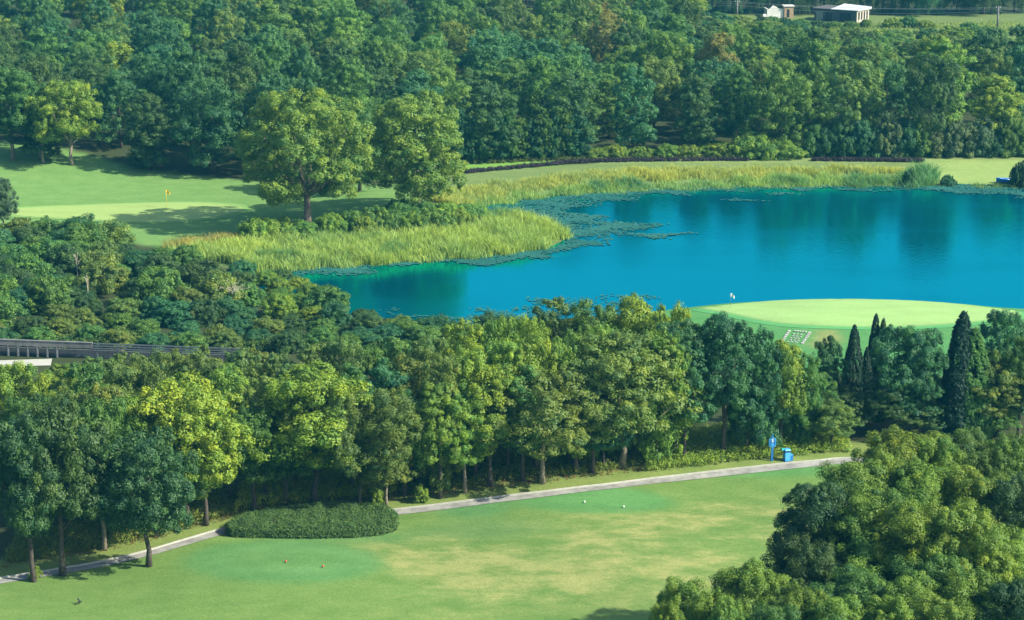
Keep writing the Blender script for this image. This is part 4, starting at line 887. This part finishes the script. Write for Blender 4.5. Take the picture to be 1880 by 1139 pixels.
MB().box((pb / 2, 0, 1.56), (pb, 0.24, 0.06)).build('coping', M['concrete'], e)
for k in range(8): MB().lathe([(0.14, 0), (0.12, 0.1), (0.15, 0.4), (0.12, 0.8), (0.14, 1.0)], (0.5 + k * 0.95, 0, 0), 8).build('baluster', M['shaded_grey'], e)
MB().box((gl / 2, 0.5, 0.35), (gl, 0.2, 0.7)).build('back_wall', M['shaded_grey'], e)  # dark grey backing stands for the shaded gap below the rails
p0, p1 = at(-40, 668), at(95, 664)
ribbon('road', np.array([p0[:2], ((np.array(p0) + np.array(p1)) / 2)[:2], p1[:2]]), -1.6, 0.8, 0.06, M['kerb'], kind='structure', label='pale strip of road below the guardrail')

# sheds, ruin, poles and wires in the far clearing
x, y, z = at(1573, 43); e = empty('shed', (x, y, z), 0, label='long shed with pale tin roof and sunlit pillared end in the clearing', category='shed'); s = scale_at(x, y, z)
a1 = math.radians(152); L1 = 9.0; a2 = math.radians(48); L2 = 4.3; hh_ = 2.45
v1 = np.array([math.cos(a1), math.sin(a1)]); v2 = np.array([math.cos(a2), math.sin(a2)])
def quad_prism(c4, z0, z1):
    vs = [(p[0], p[1], z0) for p in c4] + [(p[0], p[1], z1[i] if hasattr(z1, '__len__') else z1) for i, p in enumerate(c4)]
    return MB().add(vs, [(0, 1, 2, 3), (7, 6, 5, 4), (0, 4, 5, 1), (1, 5, 6, 2), (2, 6, 7, 3), (3, 7, 4, 0)])
o = np.zeros(2)
quad_prism([o + v1 * 0.2, v1 * L1, v1 * L1 + v2 * L2, v2 * L2 + v1 * 0.2], 0, hh_ - 0.02).build('wall', M['shaded_grey'], e)  # long side coloured dark for its shade, unlike the lit cream end
quad_prism([v1 * 0.0, v1 * 0.19, v1 * 0.19 + v2 * L2, v2 * L2], 0, hh_ - 0.02).build('end_wall', M['cream'], e)
for k in range(4):
    w0 = L2 * (0.09 + 0.225 * k); q0 = v2 * w0 - v1 * 0.02; q1 = v2 * (w0 + L2 * 0.14) - v1 * 0.02
    quad_prism([q0, q0 + v1 * 0.1, q1 + v1 * 0.1, q1], 0.55, hh_ - 0.35).build('window', M['dark'], e)
rf = quad_prism([-v1 * 0.35 - v2 * 0.35, v1 * 5.4 - v2 * 0.35, v1 * 5.4 + v2 * (L2 + 0.3), -v1 * 0.35 + v2 * (L2 + 0.3)], hh_, [hh_ + 0.12, hh_ + 0.12, hh_ + 0.75, hh_ + 0.45]).build('tin_roof', M['tin'], e)
quad_prism([v1 * 5.45 - v2 * 0.3, v1 * (L1 + 0.3) - v2 * 0.3, v1 * (L1 + 0.3) + v2 * (L2 + 0.2), v1 * 5.45 + v2 * (L2 + 0.2)], hh_ + 0.002, [hh_ + 0.1] * 2 + [hh_ + 0.3] * 2).build('old_roof', M['old_roof'], e)
for k, (u0, u1, z0, z1, mt) in enumerate([(1.2, 3.6, 0.3, 1.9, 'dark'), (5.2, 6.6, 0.0, 2.0, 'dark'), (7.2, 8.6, 0.25, 1.9, 'steel')]):
    quad_prism([v1 * u0 - v2 * 0.06, v1 * u1 - v2 * 0.06, v1 * u1 + v2 * 0.02, v1 * u0 + v2 * 0.02], z0, z1).build('door' if k == 1 else 'window', M[mt], e)
x, y, z = at(1408, 33); e = empty('ruined_house', (x, y, z), 0.10, label='small white ruined house with broken gable and brick tower', category='house')
MB().prism([(0, -0.5), (3.4, -0.5), (3.4, 1.75), (2.4, 1.8), (1.9, 2.2), (1.3, 2.5), (1.0, 2.35), (0.6, 1.9), (0, 1.6)], 0, 0.25).build('gable_wall', M['whitewash'], e)
MB().box((-0.5, 0.2, 0.3), (0.9, 0.6, 0.9), 0.2, 0.7).build('broken_wall', M['whitewash'], e)
MB().box((0.25, 2.0, 0.7), (0.25, 3.2, 2.0)).build('side_wall', M['whitewash'], e)
MB().box((4.45, 0.6, 0.8), (1.9, 1.8, 2.9)).build('tower', M['brick'], e)
MB().box((4.45, 0.6, 2.34), (2.2, 2.1, 0.18)).build('tower_roof', M['whitewash'], e)
MB().box((4.3, -0.31, 0.9), (0.5, 0.06, 1.6)).build('doorway', M['dark'], e)
poles = []
for px, py, top, lab in [(1353,30,2,'slim utility pole beyond the white ruined house'),(1831,52,13,'pale utility pole in the clearing by the frame edge')]:
    x, y, z = at(px, py); hgt = (py - top) / scale_at(x, y, z) * 1.02; e = empty('utility_pole', (x, y, z), label=lab, category='utility pole', group='utility poles')
    MB().tube([(0, 0, -0.3), (0, 0, hgt)], [0.22, 0.15], 8).build('pole', M['concrete'], e, True)
    for zz in (0.25, 0.75): MB().box((0, 0, hgt - zz), (1.0, 0.1, 0.1)).build('crossarm', M['steel'], e)
    for sx in (-0.42, 0.42): MB().lathe([(0.05, 0), (0.08, 0.06), (0.04, 0.16)], (sx, 0, hgt - 0.2), 6).build('insulator', M['white'], e)
    poles.append((x, y, z, hgt))
(xa, ya, za, ha), (xb, yb, zb, hb_) = poles
for k, (dz, sag, yo, lab) in enumerate([(-0.18, 0.7, 0.0, 'top wire strung between the utility poles'), (-0.5, 0.5, 0.42, 'middle wire strung between the utility poles'), (-0.9, 1.0, -0.42, 'lowest wire strung between the utility poles')]):
    P_ = []
    for i in range(-4, 25):
        t = i / 16; f_ = t - math.floor(t); P_.append((xa + (xb - xa) * t + yo, ya + (yb - ya) * t, za + ha + (zb + hb_ - za - ha) * t + dz - sag * 4 * f_ * (1 - f_)))
    o = MB().tube(P_, 0.018, 4).build('wire', M['wire'], None, label=lab, category='wire', group='overhead wires')

# blue boats drawn up on the far shore
def boat(px, py, rz, length, label, mat):
    x, y, z = at(px, py); e = empty('rowing_boat', (x, y, z), rz, label=label, category='boat', group='blue boats')
    n = 11; vs, fs = [], []
    for i in range(n):
        t = i / (n - 1); w = 0.62 * math.sin(math.pi * min(1, 0.16 + t * 0.84)) ** 0.7; rise = 0.22 * t ** 3; X = (t - 0.35) * length
        for yy, zz in ((-w, 0.55 + rise), (-w * 0.8, 0.18 + rise * 0.6), (0, 0.0 + rise * 0.5), (w * 0.8, 0.18 + rise * 0.6), (w, 0.55 + rise), (w * 0.86, 0.53 + rise), (0, 0.10 + rise * 0.5), (-w * 0.86, 0.53 + rise)): vs.append((X, yy, zz))
    for i in range(n - 1):
        for k in range(8): fs.append((i * 8 + k, i * 8 + (k + 1) % 8, i * 8 + 8 + (k + 1) % 8, i * 8 + 8 + k))
    fs += [tuple(range(8)), tuple(range((n - 1) * 8, n * 8))[::-1]]
    MB().add(vs, fs).build('hull', mat, e)
    for t in (0.25, 0.55): MB().box(((t - 0.35) * length, 0, 0.44), (0.25, 1.0, 0.05)).build('seat', M['white'], e)
    MB().box(((0.93 - 0.35) * length, 0, 0.68), (0.5, 0.25, 0.06)).build('bow_cap', M['blue_light'], e)
boat(1862, 334, math.radians(176), 3.6, 'blue rowing boat with a pale bow drawn up at the far shore', M['blue'])
boat(1893, 333, math.radians(170), 4.0, 'blue rowing boat half out of the picture behind the other boat', M['blue'])

# leave out the trees that stand wholly behind others
Q = 4; BW, BH = 1880 // Q, 1139 // Q; buf = np.full((BH, BW), -1, int); yy, xx = np.mgrid[0:BH, 0:BW]; area = {}
for i, t in sorted(enumerate(TREES), key=lambda q: -q[1]['y']):
    zc = t['z'] + t['h'] * 0.58; cxp, cyp = pix(t['x'], t['y'], zc); sc = scale_at(t['x'], t['y'], zc); rx = max(1.0, t['w'] * sc * 0.5 / Q); ry = max(1.0, t['h'] * sc * 0.42 / Q)
    m_k = ((xx - cxp / Q) / rx) ** 2 + ((yy - cyp / Q) / ry) ** 2 < 1; buf[m_k] = i; area[i] = math.pi * rx * ry
cnt = np.bincount(buf[buf >= 0].ravel(), minlength=len(TREES)); keep = []
for i, t in enumerate(TREES):
    lim = 0.035 if t['region'] == 'far' else 0.03
    if t['region'] in ('far', 'front', 'near', 'lakeside', 'screen', 'thicket', 'shore', 'skirt') and cnt[i] < lim * area[i] and pix(t['x'], t['y'], t['z'] + t['h'] * 0.58)[1] > 0 and not t['label']:
        for c in list(t['e'].children): bpy.data.objects.remove(c)
        bpy.data.objects.remove(t['e'])
    else: keep.append(t)
print('kept', len(keep), 'of', len(TREES), 'trees', sum(t['category'] == 'tree' for t in keep)); TREES = keep
# ------------------------------------------------------------------ labels for the many trees and shrubs
ORD = ['first', 'second', 'third', 'fourth', 'fifth', 'sixth', 'seventh', 'eighth', 'ninth', 'tenth', 'eleventh', 'twelfth', 'thirteenth', 'fourteenth', 'fifteenth', 'sixteenth', 'seventeenth', 'eighteenth', 'nineteenth', 'twentieth']
SHAPE = {'puffy': 'billowy', 'broad': 'broad-crowned', 'tall': 'tall oval', 'wood': 'round-headed', 'woodtall': 'tall narrow', 'woodfine': 'flat-topped', 'cypress': 'flame-shaped', 'near': 'dense', 'full': 'full-skirted', 'slim': 'oval-headed', 'tuft': 'tufted', 'shrub': 'mounded', 'low': 'low', 'willow': 'weeping', 'fork': 'forked', 'lawn': 'spreading'}
def stem_of(k): return k.rstrip('0123456789')
def where(t):
    px, py = pix(t['x'], t['y'], t['z']); r = t['region']; topy = pix(t['x'], t['y'], t['z'] + t['h'] * 0.7)[1]
    if r == 'far':
        row = 'fronting the far wood' if py > edge_y(px) - 22 else 'amid the far wood' if py > 130 else 'deep in the far wood'
        land = 'beyond yellow flag' if px < 430 else 'behind lawn trees' if px < 830 else 'above reed bank' if px < 1280 else 'below sheds' if px < 1640 else 'below pale pole'
        return f'{row} {land}', 'trees of the far wood', 'towards boats'
    if r == 'front':
        land = 'by grey guardrail' if px < 420 and topy < 760 else 'beside dark trunks' if px < 420 else 'behind clipped hedge' if px < 760 else 'behind white tee' if px < 1200 else 'near blue sign'
        row = 'fronting' if py > float(np.interp(px, [p[0] for p in PATH_PX], [p[1] for p in PATH_PX])) - 75 else 'within'
        return f'{row} the path wood {land}', 'trees of the path wood', 'towards sign'
    if r == 'near': return 'in the near clump ' + ('beside fairway' if px < 1560 else 'before cypresses' if topy < 960 else 'at frame bottom'), 'trees of the near clump', 'away from fairway'
    if r == 'cypress': return 'below lakeside green ' + ('by the stone slabs' if px < 1680 else 'far from the slabs'), 'cypresses below the green', 'away from sign'
    if r == 'lakeside': return 'among cypresses below the lakeside green', 'trees among the cypresses', 'away from sign'
    if r == 'screen': return 'in the leafy screen behind the reed bank', 'close-set trees of the screen', 'towards boats'
    if r == 'skirt': return 'at far wood foot behind sunny bank', 'bushes at the foot of the wood', 'towards boats'
    if r == 'shed': return 'in the clearing before the sheds', 'bushes before the sheds', 'towards pale pole'
    if r == 'mound': return 'on the sunny mound at far wood edge', 'bushes on the mound', 'towards boats'
    if r == 'willow': return 'in the dark row behind the sheds', 'weeping trees behind the sheds', 'towards pale pole'
    if r == 'thicket': return 'in thicket ' + ('below yellow flag' if py < 520 else 'along guardrail' if py > 590 else 'between flag and guardrail') + ('' if px < 330 else ' at lake end'), 'shrubs of the thicket', 'towards water'
    if r == 'thicket_tree': return 'beside the thicket at the yellow flag lawn', 'trees by the thicket', 'towards water'
    if r == 'shore': return 'on the near shore behind the path wood', 'shrubs of the near shore', 'towards slabs'
    if r == 'lawnshrub': return 'on the mound under the two lawn trees', 'shrubs below the lawn trees', 'towards water'
    return '', r, 'towards water'
by = {}
for t in TREES:
    if t['label']: t['e']['label'] = t['label']
    else:
        w_, g_, d_ = where(t); noun = t['category']; sh = SHAPE[stem_of(t['kind'])]
        if t['region'] in ('far', 'thicket') and t['h'] < 5: sh = 'mounded'
        t['base'] = f"{PAL[t['col']][1]} {sh} {noun} {w_}"; t['dir'] = d_; t['e']['group'] = g_; by.setdefault(t['base'], []).append(t)
    if t['group']: t['e']['group'] = t['group']
    t['e']['category'] = t['category']
for base, ts in by.items():
    ts.sort(key=lambda t: pix(t['x'], t['y'], t['z'])[0])
    for i, t in enumerate(ts):
        t['e']['label'] = base if len(ts) == 1 else f"{base}, {ORD[i] if i < len(ORD) else i + 1} {t['dir']}"

# ------------------------------------------------------------------ haze
hm, nt, out = nodes_of('haze'); pv = nt.nodes.new('ShaderNodeVolumePrincipled'); pv.inputs['Color'].default_value = (0.05, 0.52, 0.85, 1); pv.inputs['Density'].default_value = HAZE_DENSITY
pv.inputs['Anisotropy'].default_value = 0.0; nt.links.new(pv.outputs[0], out.inputs['Volume'])
MB().box((0, 1350, 28.5), (3400, 3500, 67)).build('haze', hm, None, kind='stuff', label='thin blue summer haze over the golf course')
